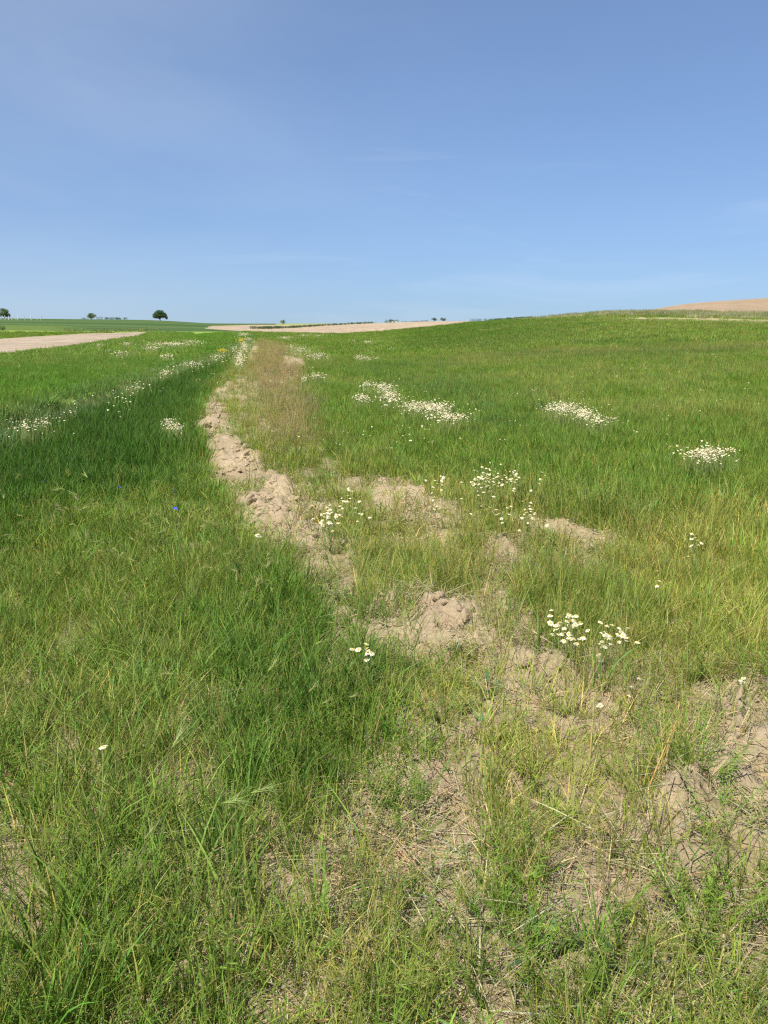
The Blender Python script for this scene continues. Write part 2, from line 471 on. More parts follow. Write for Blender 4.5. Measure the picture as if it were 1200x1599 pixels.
def earth_mat(name, attr=True, cols=((.345, .262, .162), (.485, .380, .240)), far=False, furrow=None):
    """cracked dry earth; the plant-cover attribute lays sward colour over it where sward grows"""
    m, nt, out = new_mat(name)
    N, L = nt.nodes, nt.links
    geo = N.new('ShaderNodeNewGeometry')
    def noise(scale, detail, rough=.55, stretch=None):
        nz = N.new('ShaderNodeTexNoise'); nz.inputs['Scale'].default_value = scale
        nz.inputs['Detail'].default_value = detail; nz.inputs['Roughness'].default_value = rough
        if stretch:
            mp = N.new('ShaderNodeMapping'); mp.inputs['Scale'].default_value = stretch
            mp.inputs['Rotation'].default_value = (0, 0, furrow or 0)
            L.new(geo.outputs['Position'], mp.inputs['Vector']); L.new(mp.outputs[0], nz.inputs['Vector'])
        else:
            L.new(geo.outputs['Position'], nz.inputs['Vector'])
        return nz
    n1 = noise(0.9 if not far else 0.05, 8, .6)
    rp = N.new('ShaderNodeValToRGB')
    rp.color_ramp.elements[0].position = 0.32; rp.color_ramp.elements[1].position = 0.68
    rp.color_ramp.elements[0].color = (*cols[0], 1); rp.color_ramp.elements[1].color = (*cols[1], 1)
    L.new(n1.outputs['Fac'], rp.inputs['Fac'])
    n2 = noise(34 if not far else 1.2, 6, .65, None if not far else (1.0, 0.12, 1.0))
    mr = N.new('ShaderNodeMapRange')
    mr.inputs['From Min'].default_value = .3; mr.inputs['From Max'].default_value = .7
    mr.inputs['To Min'].default_value = .80 if not far else .70; mr.inputs['To Max'].default_value = 1.16 if not far else 1.24
    L.new(n2.outputs['Fac'], mr.inputs['Value'])
    mu = N.new('ShaderNodeMix'); mu.data_type = 'RGBA'; mu.blend_type = 'MULTIPLY'; mu.inputs['Factor'].default_value = 1
    L.new(rp.outputs['Color'], mu.inputs['A']); L.new(mr.outputs['Result'], mu.inputs['B'])
    colour = mu.outputs['Result']
    if attr:
        at_ = N.new('ShaderNodeAttribute'); at_.attribute_name = 'sward'
        mx = N.new('ShaderNodeMix'); mx.data_type = 'RGBA'
        L.new(at_.outputs['Alpha'], mx.inputs['Factor'])
        L.new(colour, mx.inputs['A'])
        n3 = noise(1.3, 8, .7)
        mr3 = N.new('ShaderNodeMapRange')
        mr3.inputs['From Min'].default_value = .3; mr3.inputs['From Max'].default_value = .7
        mr3.inputs['To Min'].default_value = .75; mr3.inputs['To Max'].default_value = 1.25
        L.new(n3.outputs['Fac'], mr3.inputs['Value'])
        mu3 = N.new('ShaderNodeMix'); mu3.data_type = 'RGBA'; mu3.blend_type = 'MULTIPLY'; mu3.inputs['Factor'].default_value = 1
        L.new(at_.outputs['Color'], mu3.inputs['A']); L.new(mr3.outputs['Result'], mu3.inputs['B'])
        L.new(mu3.outputs['Result'], mx.inputs['B'])
        colour = mx.outputs['Result']
    p = N.new('ShaderNodeBsdfPrincipled'); p.inputs['Roughness'].default_value = 0.95
    p.inputs['Specular IOR Level'].default_value = 0.1
    L.new(colour, p.inputs['Base Color'])
    nb = noise(38 if not far else 0.9, 10, .74)
    vo = N.new('ShaderNodeTexVoronoi'); vo.feature = 'DISTANCE_TO_EDGE'
    vo.inputs['Scale'].default_value = 21 if not far else 0.7
    nw = noise(5, 3)
    vm = N.new('ShaderNodeVectorMath'); vm.operation = 'MULTIPLY_ADD'
    L.new(nw.outputs['Color'], vm.inputs[0]); vm.inputs[1].default_value = (.25, .25, .25)
    L.new(geo.outputs['Position'], vm.inputs[2]); L.new(vm.outputs[0], vo.inputs['Vector'])
    cr = N.new('ShaderNodeMapRange'); cr.inputs['From Max'].default_value = 0.035
    L.new(vo.outputs['Distance'], cr.inputs['Value'])
    sm = N.new('ShaderNodeMath'); sm.operation = 'MULTIPLY_ADD'; sm.inputs[1].default_value = 0.16
    L.new(cr.outputs['Result'], sm.inputs[0]); L.new(nb.outputs['Fac'], sm.inputs[2])
    bp = N.new('ShaderNodeBump'); bp.inputs['Strength'].default_value = 0.8
    bp.inputs['Distance'].default_value = 0.025 if not far else 0.25
    L.new(sm.outputs[0], bp.inputs['Height']); L.new(bp.outputs[0], p.inputs['Normal'])
    L.new(p.outputs[0], out.inputs['Surface'])
    return m

# sward tints (albedo)
T_DARK = np.array((.088, .165, .022)); T_MID = np.array((.182, .284, .037)); T_BRIGHT = np.array((.168, .285, .034))
T_YEL = np.array((.325, .385, .072)); T_OLIVE = np.array((.248, .322, .062)); T_BROWN = np.array((.290, .278, .138))
T_GREY = np.array((.23, .285, .115)); T_STRAW = np.array((.43, .35, .20))

def mix3(a, b, t): return a * (1 - t[:, None]) + b * t[:, None]

def sward_tint(x, y, m):
    n1 = fbm(x * .35, y * .35, 201, 4); n2 = fbm(x * 1.6, y * 1.6, 222, 3); n3 = fbm(x * .09 + 4, y * .09, 240, 3)
    r = m['r']
    t = mix3(np.repeat(T_MID[None], len(x), 0), np.repeat(T_OLIVE[None], len(x), 0), sstep(.40, .62, n1 * .6 + n2 * .4))
    # the higher ground over to the east has ripened to olive in bands
    t = mix3(t, T_OLIVE, sstep(.38, .62, n3) * sstep(700, 1000, m['u']) * sstep(20, 45, r) * .8)
    t = mix3(t, T_DARK * 1.35, sstep(.55, .75, n3 * .5 + n1 * .5) * .7 * sstep(15, 25, r))
    t = mix3(t, T_BRIGHT, m['lush'] * .7 * sstep(.3, .6, n2 * .5 + n1 * .5))
    t = mix3(t, np.array((.115, .215, .045)), m['blue'] * .60 * sstep(.36, .62, n2 * .5 + n1 * .5))
    t = mix3(t, np.array((.280, .295, .085)), sstep(.48, .62, fbm(x * .06 + 7, y * .16, 262, 3)) * sstep(640, 780, m['u']) * sstep(17, 28, r) * (1 - sstep(80, 90, r)) * .45)
    t = mix3(t, T_DARK * 1.25, sstep(1000, 760, m['u']) * sstep(600, 660, m['u']) * sstep(38, 55, r) * .55)
    t = mix3(t, T_YEL, m['yel'] * .85)
    t = mix3(t, T_YEL * .9, m['thin'] * .45 * sstep(.35, .65, n2))
    t = mix3(t, T_MID * .88, m['fore'] * (1 - .6 * sstep(.45, .62, n2 * .6 + n1 * .4)))
    t = mix3(t, T_DARK * 1.25, m['tuft'] * .6 * sstep(.3, .6, n2 * .6 + n1 * .4))
    t = mix3(t, T_BRIGHT, m['left'])
    t = mix3(t, T_OLIVE * .95, m['left'] * np.clip(sstep(.5, .68, n1) * .5 + .75 * sstep(26, 40, r) * sstep(330, 220, m['u']), 0, .9))
    t = mix3(t, T_DARK, m['dark'] * .9)
    t = mix3(t, T_GREY, m['strip'] * .55)
    t = mix3(t, T_BROWN, m['brown'] * np.clip(.46 + 1.5 * (fbm(x * 3.2, y * .16, 255, 3) - .40), .05, .9))
    return t

bare_l = [(-3000, 556), (0, 556), (120, 541.5), (218, 525), (238, 518.5), (130, 521), (0, 529), (-3000, 529)]
# ------------------------------------------------------------------ ground sheet, split where the fields meet
def build_ground():
    ca = np.concatenate([np.arange(-180, -44, 5.0), np.arange(-44, 44.01, 0.2), np.arange(49, 180, 5.0)])
    ca = np.radians(ca)
    lr = [math.log(0.35)]
    while lr[-1] < math.log(5500):
        r = math.exp(lr[-1])
        lr.append(lr[-1] + (0.03 if r < 1.1 else 0.0052 if r < 14 else 0.008 if r < 300 else 0.05))
    rr = np.exp(np.array(lr))
    A, Rr = np.meshgrid(ca, rr)
    x = (Rr * np.sin(A)).ravel(); y = (Rr * np.cos(A)).ravel()
    z, m = ground(x, y)
    nr, nc = len(rr), len(ca)
    verts = np.stack([x, y, z], 1)
    i = np.arange(nr - 1)[:, None] * nc; j = np.arange(nc)[None]
    jn = (j + 1) % nc
    f = np.stack([i + j, i + jn, i + nc + jn, i + nc + j], -1).reshape(-1, 4)
    f = f[:, ::-1]
    tint = sward_tint(x, y, m)
    amt = np.clip(1 - m['soil'] * 1.0, 0, 1) * (1 - m['thin'] * .7) * sstep(2.5, 14, m['r']) * .92 * (1 - .95 * m['path'])
    sw = np.concatenate([tint, amt[:, None]], 1).astype(np.float32)
    cx = verts[f].mean(1)
    u, v = project(cx[:, 0], cx[:, 1], cx[:, 2])
    rad = np.hypot(cx[:, 0], cx[:, 1])
    reg = np.zeros(len(f), int)
    bare_c = [(320, 513), (330, 509), (388, 507.5), (500, 504), (588, 503), (610, 500), (660, 499), (735, 499), (748, 502), (735, 504), (680, 511), (600, 518), (540, 522), (460, 520.5), (400, 518.5), (375, 517)]
    hill_r = [(1000, 484), (1050, 487.5), (1150, 491), (1400, 494), (3000, 494), (3000, 300), (1000, 300)]
    ahead = cx[:, 1] > 5
    reg[inside(bare_l, u, v) & (rad > 35) & (rad < 140) & ahead] = 1
    reg[inside(bare_c, u, v) & (rad > 70) & (rad < 700) & ahead] = 2
    reg[(u > 1000) & (rad > 97 + (1200 - np.clip(u, 0, 1400)) * .12) & (rad < 900) & ahead] = 3
    left_hill = (rad > 122) & ahead & (u < 420) & (reg == 0)
    reg[left_hill] = 4
    names = {0: ('ground', earth_mat('earth_and_sward')),
             1: ('bare_field', earth_mat('pale_tilled_earth', False, ((.355, .275, .195), (.42, .335, .24)), True)),
             2: ('bare_field', earth_mat('pale_tilled_earth_far', False, ((.355, .275, .185), (.43, .335, .225)), True)),
             3: ('ploughed_hill', earth_mat('brown_tilled_earth', False, ((.31, .225, .14), (.365, .268, .168)), True)),
             4: ('far_hill', earth_mat('far_crop', True))}
    # colour of the far hill: dark crop above a yellower verge
    uu, vv = project(x, y, z)
    far = (m['r'] > 118) & (uu < 430) & (y > 5)
    band = sstep(118, 140, m['r'])[:, None]
    stripes = fbm(x * .004, y * .03, 301, 3)
    hillc = mix3(np.repeat(np.array([[.050, .098, .024]]), len(x), 0), np.array((.085, .13, .038)), sstep(.4, .6, stripes))
    green = np.array((.105, .155, .032))
    yl = sstep(185, 165, m['r']) * sstep(160, 60, uu)
    hillc = mix3(hillc, green, yl)
    sw[far, :3] = hillc[far]; sw[far, 3] = 1
    objs = []
    for k_, (nm, mat) in names.items():
        ff = f[reg == k_]
        used = np.unique(ff)
        remap = np.full(len(verts), -1, np.int64); remap[used] = np.arange(len(used))
        vv_ = verts[used]
        fl = [remap[ff]]
        if k_ == 0:   # close the sheet under the camera
            ring = remap[np.arange(nc)]
            vv_ = np.concatenate([vv_, [[0, 0, float(z[:nc].mean())]]])
            c = len(vv_) - 1
            fl.append(np.stack([ring, np.full(nc, c), np.roll(ring, -1)], 1))
        me = mesh_np(nm, vv_, fl, [mat], smooth=True)
        a = me.attributes.new('sward', 'FLOAT_COLOR', 'POINT')
        s = sw[used]
        if k_ == 0: s = np.concatenate([s, [[.1, .1, .05, 0]]]).astype(np.float32)
        a.data.foreach_set('color', s.ravel())
        o = link(nm, me); tag(o, kind='structure')
        objs.append(o)
    return objs
build_ground()

# ------------------------------------------------------------------ tufts of grass
def ribbon(base, az, h, w, lean, droop, seg, twist, col, wmid=0.45):
    """n blades at once -> verts (n, 2*seg+1, 3), faces, colours"""
    n = len(h)
    t = np.linspace(0, 1, seg + 1)
    d = np.stack([np.cos(az), np.sin(az)], 1)
    V = np.zeros((n, 2 * seg + 1, 3)); 
    out_ = lean[:, None] * t + droop[:, None] * t ** 2.4
    up_ = h[:, None] * (t - 0.42 * np.minimum(droop / np.maximum(h, .01), 1.6)[:, None] * t ** 3)
    side = np.stack([-np.sin(az + twist), np.cos(az + twist)], 1)
    wd = np.where(t < wmid, .65 + .35 * t / wmid, np.clip((1 - t) / (1 - wmid), 0, 1) ** .8)
    for i in range(seg + 1):
        c = np.zeros((n, 3)); c[:, :2] = base + d * out_[:, i:i + 1]; c[:, 2] = up_[:, i]
        if i < seg:
            o = side * (w * wd[i] * .5)[:, None]
            V[:, 2 * i] = c; V[:, 2 * i, :2] -= o
            V[:, 2 * i + 1] = c; V[:, 2 * i + 1, :2] += o
        else:
            V[:, 2 * seg] = c
    q = []
    for i in range(seg - 1): q.append((2 * i, 2 * i + 1, 2 * i + 3, 2 * i + 2))
    tri = [(2 * seg - 2, 2 * seg - 1, 2 * seg)]
    off = (np.arange(n) * (2 * seg + 1))[:, None, None]
    Q = (np.array(q).reshape(1, -1, 4) + off).reshape(-1, 4) if q else np.zeros((0, 4), int)
    Tt = (np.array(tri)[None] + off).reshape(-1, 3)
    C = np.repeat(col[:, None, :], 2 * seg + 1, 1)
    return V.reshape(-1, 3), Q, Tt, C.reshape(-1, 3)

class Acc:
    def __init__(s): s.v = []; s.q = []; s.t = []; s.c = []; s.n = 0
    def add(s, V, Q, T, C):
        s.v.append(V); s.q.append(np.asarray(Q).reshape(-1, 4) + s.n); s.t.append(np.asarray(T).reshape(-1, 3) + s.n); s.c.append(C); s.n += len(V)
    def mesh(s, name, mats, smooth=False):
        return mesh_np(name, np.concatenate(s.v), [np.concatenate(s.q), np.concatenate(s.t)], mats, color=np.concatenate(s.c), smooth=smooth)

def blade_cols(n, dry=0.1, g=None):
    rg = g or RNG
    lum = rg.uniform(.58, 1.42, n)
    hue = rg.normal(0, .10, n)
    c = np.stack([lum * (1 + hue * 1.3), lum * (1 + hue * .25), lum * (1 - hue * .5)], 1)
    dr = rg.uniform(0, 1, n) < dry
    c[dr] *= np.array((2.0, 1.32, 2.6))
    c[:, 2] = np.minimum(c[:, 2], 5)
    return np.clip(c, .2, 5)

def tuft(kind, seed, lod):
    g = np.random.default_rng(seed)
    a = Acc()
    def blades(n, rad, h0, h1, w0, w1, lean, droop, seg, dry, flat=False, colmul=(1, 1, 1)):
        rr_ = rad * np.sqrt(g.uniform(0, 1, n)); th = g.uniform(0, 2 * math.pi, n)
        base = np.stack([rr_ * np.cos(th), rr_ * np.sin(th)], 1)
        h = g.uniform(h0, h1, n)
        az = th + g.normal(0, 1.2, n)
        a.add(*ribbon(base, az, h, g.uniform(w0, w1, n), h * np.abs(g.normal(0, lean, n)), h * np.abs(g.normal(0, droop, n)), seg, g.uniform(-1.2, 1.2, n), blade_cols(n, dry, g) * np.array(colmul)))
    near = lod == 0
    if kind == 'fine':
        blades({0: 20, 1: 28, 2: 46}[lod], {0: .055, 1: .10, 2: .32}[lod], *( .11, .29), *{0: (.0018, .0036), 1: (.0035, .006), 2: (.012, .02)}[lod], .15, .17, {0: 4, 1: 3, 2: 2}[lod], .14)
    elif kind == 'cereal':
        blades({0: 11, 1: 17, 2: 40}[lod], {0: .045, 1: .09, 2: .32}[lod], *(.19, .40), *{0: (.0035, .0072), 1: (.006, .011), 2: (.016, .026)}[lod], .13, .22, {0: 5, 1: 3, 2: 2}[lod], .03)
    elif kind == 'short':
        blades({0: 20, 1: 24, 2: 40}[lod], {0: .07, 1: .12, 2: .3}[lod], .05, .17, *{0: (.002, .0045), 1: (.004, .007), 2: (.01, .02)}[lod], .5, .35, {0: 3, 1: 2, 2: 2}[lod], .22)
    elif kind == 'straw':
        n = {0: 18, 1: 18, 2: 24}[lod]; rad = {0: .10, 1: .16, 2: .4}[lod]
        rr_ = rad * np.sqrt(g.uniform(0, 1, n)); th = g.uniform(0, 2 * math.pi, n)
        base = np.stack([rr_ * np.cos(th), rr_ * np.sin(th)], 1)
        ln = g.uniform(.05, .20, n)
        col = blade_cols(n, 0, g)
        V, Q, T, C = ribbon(base, g.uniform(0, 6.28, n), g.uniform(.003, .045, n), g.uniform(.0022, .005, n) * (1 if lod == 0 else 1.7), ln, ln * 0.1, 2, g.uniform(-.8, .8, n), col)
        V[:, 2] += np.repeat(g.uniform(.002, .03, n), 5)
        a.add(V, Q, T, C)
    elif kind == 'brome':     # nodding brownish panicles on thin stems
        n = {0: 6, 1: 9, 2: 20}[lod]; rad = {0: .06, 1: .11, 2: .3}[lod]
        blades(n, rad, .12, .3, .002, .0045, .25, .25, 3, .3)
        for i in range(n):
            th = g.uniform(0, 6.28); b = rad * math.sqrt(g.uniform()) * np.array((math.cos(th), math.sin(th)))
            az = g.uniform(0, 6.28); h = g.uniform(.26, .46); ln = h * g.uniform(.1, .3); dr = h * g.uniform(.15, .45)
            one = np.ones(1)
            a.add(*ribbon(b[None], az * one, h * one, .0022 * one * (1 + lod), ln * one, dr * one, 4, 0 * one, np.array([[1.3, 1.05, 1.0]])))
            m_ = {0: 11, 1: 6, 2: 4}[lod]
            t = g.uniform(.7, 1.0, m_)
            o = ln * t + dr * t ** 2.4; zz = h * (t - .42 * min(dr / h, 1.6) * t ** 3)
            bb = np.stack([b[0] + math.cos(az) * o, b[1] + math.sin(az) * o], 1)
            V, Q, T, C = ribbon(bb, g.uniform(0, 6.28, m_), g.uniform(-.03, .02, m_), g.uniform(.0016, .003, m_) * (1 + .8 * lod), g.uniform(.008, .028, m_), g.uniform(0, .012, m_), 2, g.uniform(-1, 1, m_), g.uniform(.7, 1.3, (m_, 1)) * np.array((1.2, .95, .95)))
            V[:, 2] += np.repeat(zz, 5); a.add(V, Q, T, C)
    elif kind == 'barley':    # wild barley: leaning stem, ear with long pale awns
        n = {0: 3, 1: 4, 2: 5}[lod]
        blades(n * 3, .06, .15, .36, .003, .007, .25, .3, 4, .06)
        for i in range(n):
            th = g.uniform(0, 6.28); b = .05 * np.array((math.cos(th), math.sin(th)))
            az = g.normal(.2, 1.0); h = g.uniform(.34, .52); ln = h * g.uniform(.12, .4); dr = h * g.uniform(.25, .6)
            one = np.ones(1)
            a.add(*ribbon(b[None], az * one, h * one, .003 * one, ln * one, dr * one, 6, 0 * one, np.array([[1.2, 1.1, 1.0]]), wmid=.95))
            def pt(t):
                o = ln * t + dr * t ** 2.4
                return np.array((b[0] + math.cos(az) * o, b[1] + math.sin(az) * o, h * (t - .42 * min(dr / h, 1.6) * t ** 3)))
            tip, pre = pt(1.0), pt(.93)
            dd = (tip - pre); dd /= np.linalg.norm(dd)
            el = g.uniform(.045, .07)
            # spindle ear of overlapping grains
            s1 = np.cross(dd, (0, 0, 1.)); s1 /= np.linalg.norm(s1); s2 = np.cross(dd, s1)
            ring = []
            rads = [.0015, .0048, .0052, .004, .001]
            for q_, rd in enumerate(rads):
                cc = tip + dd * el * q_ / 4 - np.array((0, 0, .012)) * (q_ / 4) ** 2
                for w_ in range(5):
                    an = w_ * 2 * math.pi / 5
                    ring.append(cc + rd * (math.cos(an) * s1 + math.sin(an) * s2))
            Qe = [(q_ * 5 + w_, q_ * 5 + (w_ + 1) % 5, q_ * 5 + 5 + (w_ + 1) % 5, q_ * 5 + 5 + w_) for q_ in range(4) for w_ in range(5)]
            a.add(np.array(ring), Qe, np.zeros((0, 3), int), np.repeat([[2.0, 1.45, 3.0]], 25, 0))
            na = 14 if lod == 0 else 8
            Vs = []; Ts = []
            for q_ in range(na):
                s0 = tip + dd * el * g.uniform(.1, .95)
                dv = dd + .35 * (g.normal() * s1 + g.normal() * s2); dv /= np.linalg.norm(dv)
                e1 = s0 + dv * g.uniform(.05, .10) - np.array((0, 0, g.uniform(0, .02)))
                sd = np.cross(dv, (0.2, .1, 1.)); sd /= np.linalg.norm(sd)
                w_ = .0011 if lod == 0 else .002
                Vs += [s0 - sd * w_, s0 + sd * w_, e1]; Ts.append((3 * q_, 3 * q_ + 1, 3 * q_ + 2))
            a.add(np.array(Vs), np.zeros((0, 4), int), Ts, np.repeat([[2.6, 1.75, 5.0]], 3 * na, 0))
    elif kind == 'leafy':     # low rosettes of oval leaves
        for i in range(9):
            th = g.uniform(0, 6.28); one = np.ones(1); h = g.uniform(.02, .09); ln = g.uniform(.03, .075)
            b = .02 * np.array((math.cos(th), math.sin(th)))
            a.add(*ribbon(b[None], th * one, h * one, g.uniform(.012, .024) * one, ln * one, .25 * ln * one, 5, 0 * one, blade_cols(1, 0, g), wmid=.5))
    elif kind == 'feather':   # finely cut mayweed foliage and small broad-leaved weeds
        n = 7
        for i in range(n):
            th = g.uniform(0, 6.28); b = .03 * np.array((math.cos(th), math.sin(th)))
            h = g.uniform(.06, .17); o = h * g.uniform(.2, .8)
            k_ = 9
            t = np.linspace(.15, 1, k_)
            for sgn in (-1, 1):
                bb = np.stack([b[0] + math.cos(th) * o * t, b[1] + math.sin(th) * o * t], 1)
                V, Q, T, C = ribbon(bb, np.full(k_, th + sgn * 1.0), g.uniform(.003, .012, k_), g.uniform(.0022, .004, k_), g.uniform(.012, .03, k_), np.zeros(k_), 2, g.uniform(-.5, .5, k_), blade_cols(k_, .02, g))
                V[:, 2] += np.repeat(h * t ** 1.2, 5); a.add(V, Q, T, C)
            one = np.ones(1)
            a.add(*ribbon(b[None], th * one, h * one, .003 * one, o * one, 0 * one, 3, 0 * one, np.array([[1., 1., 1.]])))
    return a

M_BLADE = plant_mat('grass_blade', transl=.36, rough=.6, spec=.15)
M_STRAW = plant_mat('dry_straw', transl=.15, rough=.7, spec=.2)

def scatter(name, pts, rot, scl, tint, protos, label, cat):
    if len(pts) == 0: return None
    pc = bpy.data.collections.new(name + '_tufts')
    for q_, me in enumerate(protos):
        pc.objects.link(bpy.data.objects.new('%s_tuft' % name, me))
    me = bpy.data.meshes.new(name)
    me.vertices.add(len(pts)); me.vertices.foreach_set('co', np.asarray(pts, np.float32).ravel())
    def attr(nm, ty, field, arr):
        a = me.attributes.new(nm, ty, 'POINT'); a.data.foreach_set(field, np.asarray(arr).ravel())
    attr('turn', 'FLOAT_VECTOR', 'vector', np.asarray(rot, np.float32))
    attr('size', 'FLOAT_VECTOR', 'vector', np.asarray(scl, np.float32))
    attr('pick', 'INT', 'value', RNG.integers(0, len(protos), len(pts)).astype(np.int32))
    tc_ = np.ones((len(pts), 4), np.float32); tc_[:, :3] = tint
    attr('tint', 'FLOAT_COLOR', 'color', tc_)
    o = link(name, me); tag(o, label, cat, kind='stuff')
    ng = bpy.data.node_groups.new(name, 'GeometryNodeTree')
    ng.interface.new_socket('Geometry', in_out='INPUT', socket_type='NodeSocketGeometry')
    ng.interface.new_socket('Geometry', in_out='OUTPUT', socket_type='NodeSocketGeometry')
    N, L = ng.nodes, ng.links
    gi = N.new('NodeGroupInput'); go = N.new('NodeGroupOutput')
    ip = N.new('GeometryNodeInstanceOnPoints'); ci = N.new('GeometryNodeCollectionInfo')
    ci.inputs['Collection'].default_value = pc
    ci.inputs['Separate Children'].default_value = True
    ci.inputs['Reset Children'].default_value = True
    ip.inputs['Pick Instance'].default_value = True
    L.new(gi.outputs[0], ip.inputs['Points']); L.new(ci.outputs[0], ip.inputs['Instance'])
    for nm, ty, sk in (('turn', 'FLOAT_VECTOR', 'Rotation'), ('size', 'FLOAT_VECTOR', 'Scale'), ('pick', 'INT', 'Instance Index')):
        na = N.new('GeometryNodeInputNamedAttribute'); na.data_type = ty; na.inputs['Name'].default_value = nm
        L.new([s for s in na.outputs if s.enabled and s.name == 'Attribute'][0], ip.inputs[sk])
    L.new(ip.outputs[0], go.inputs[0])
    md = o.modifiers.new('scatter', 'NODES'); md.node_group = ng
    return o

def sample_ring(r0, r1, dens, amax=44.0):
    A = R(amax)
    n = int(dens * A * (r1 * r1 - r0 * r0))
    r = np.sqrt(RNG.uniform(r0 * r0, r1 * r1, n)); a = RNG.uniform(-A, A, n)
    return r * np.sin(a), r * np.cos(a)

def protos(kind, lod, n, mat):
    return [tuft(kind, 1000 + hash_(kind) + 31 * lod + 7 * q, lod).mesh('%s_tuft' % kind, [mat]) for q in range(n)]
def hash_(s): return sum(ord(c) * (i + 3) for i, c in enumerate(s)) % 997

RINGS = [  # r0, r1, lod, tufts per m2
    (0.45, 5.5, 0, 430), (5.5, 15, 1, 150), (15, 38, 1, 70), (38, 75, 2, 10), (75, 122, 2, 5.5)]

def in_fields(m):
    """False on the bare fields"""
    u, v, r = m['u'], m['v'], m['r']
    ok = ~(inside(bare_l, u, v) & (r > 35))
    ok &= ~((u < 380) & (r > 108))
    ok &= ~((r > 90) & (u < 745) & (v < 524 - np.clip((u - 540) * .1, 0, 25)) & (u > 300) & (inside([(300, 524), (300, 490), (748, 490), (748, 502), (735, 504), (680, 511), (600, 518), (540, 522), (460, 520.5), (400, 518.5), (375, 517)], u, v)))
    ok &= ~((u > 1000) & (r > 97))
    return ok

KINDS = {}
def emit(kind, lod, x, y, z, m, keep, tint, smin, smax, tilt=.08, hmul=None):
    sel = RNG.uniform(0, 1, len(x)) < keep
    if not sel.any(): return
    n = int(sel.sum())
    s = RNG.uniform(smin, smax, n)
    if hmul is not None: hs = s * hmul[sel]
    else: hs = s
    rot = np.stack([RNG.normal(0, tilt, n), RNG.normal(0, tilt, n), RNG.uniform(0, 6.28, n)], 1)
    tv = tint[sel] * RNG.uniform(.76, 1.18, (n, 1)) * (1 + RNG.normal(0, .05, (n, 3)))
    KINDS.setdefault((kind, lod), []).append((np.stack([x, y, z - .004], 1)[sel], rot, np.stack([s, s, hs], 1), np.clip(tv, .005, 1)))

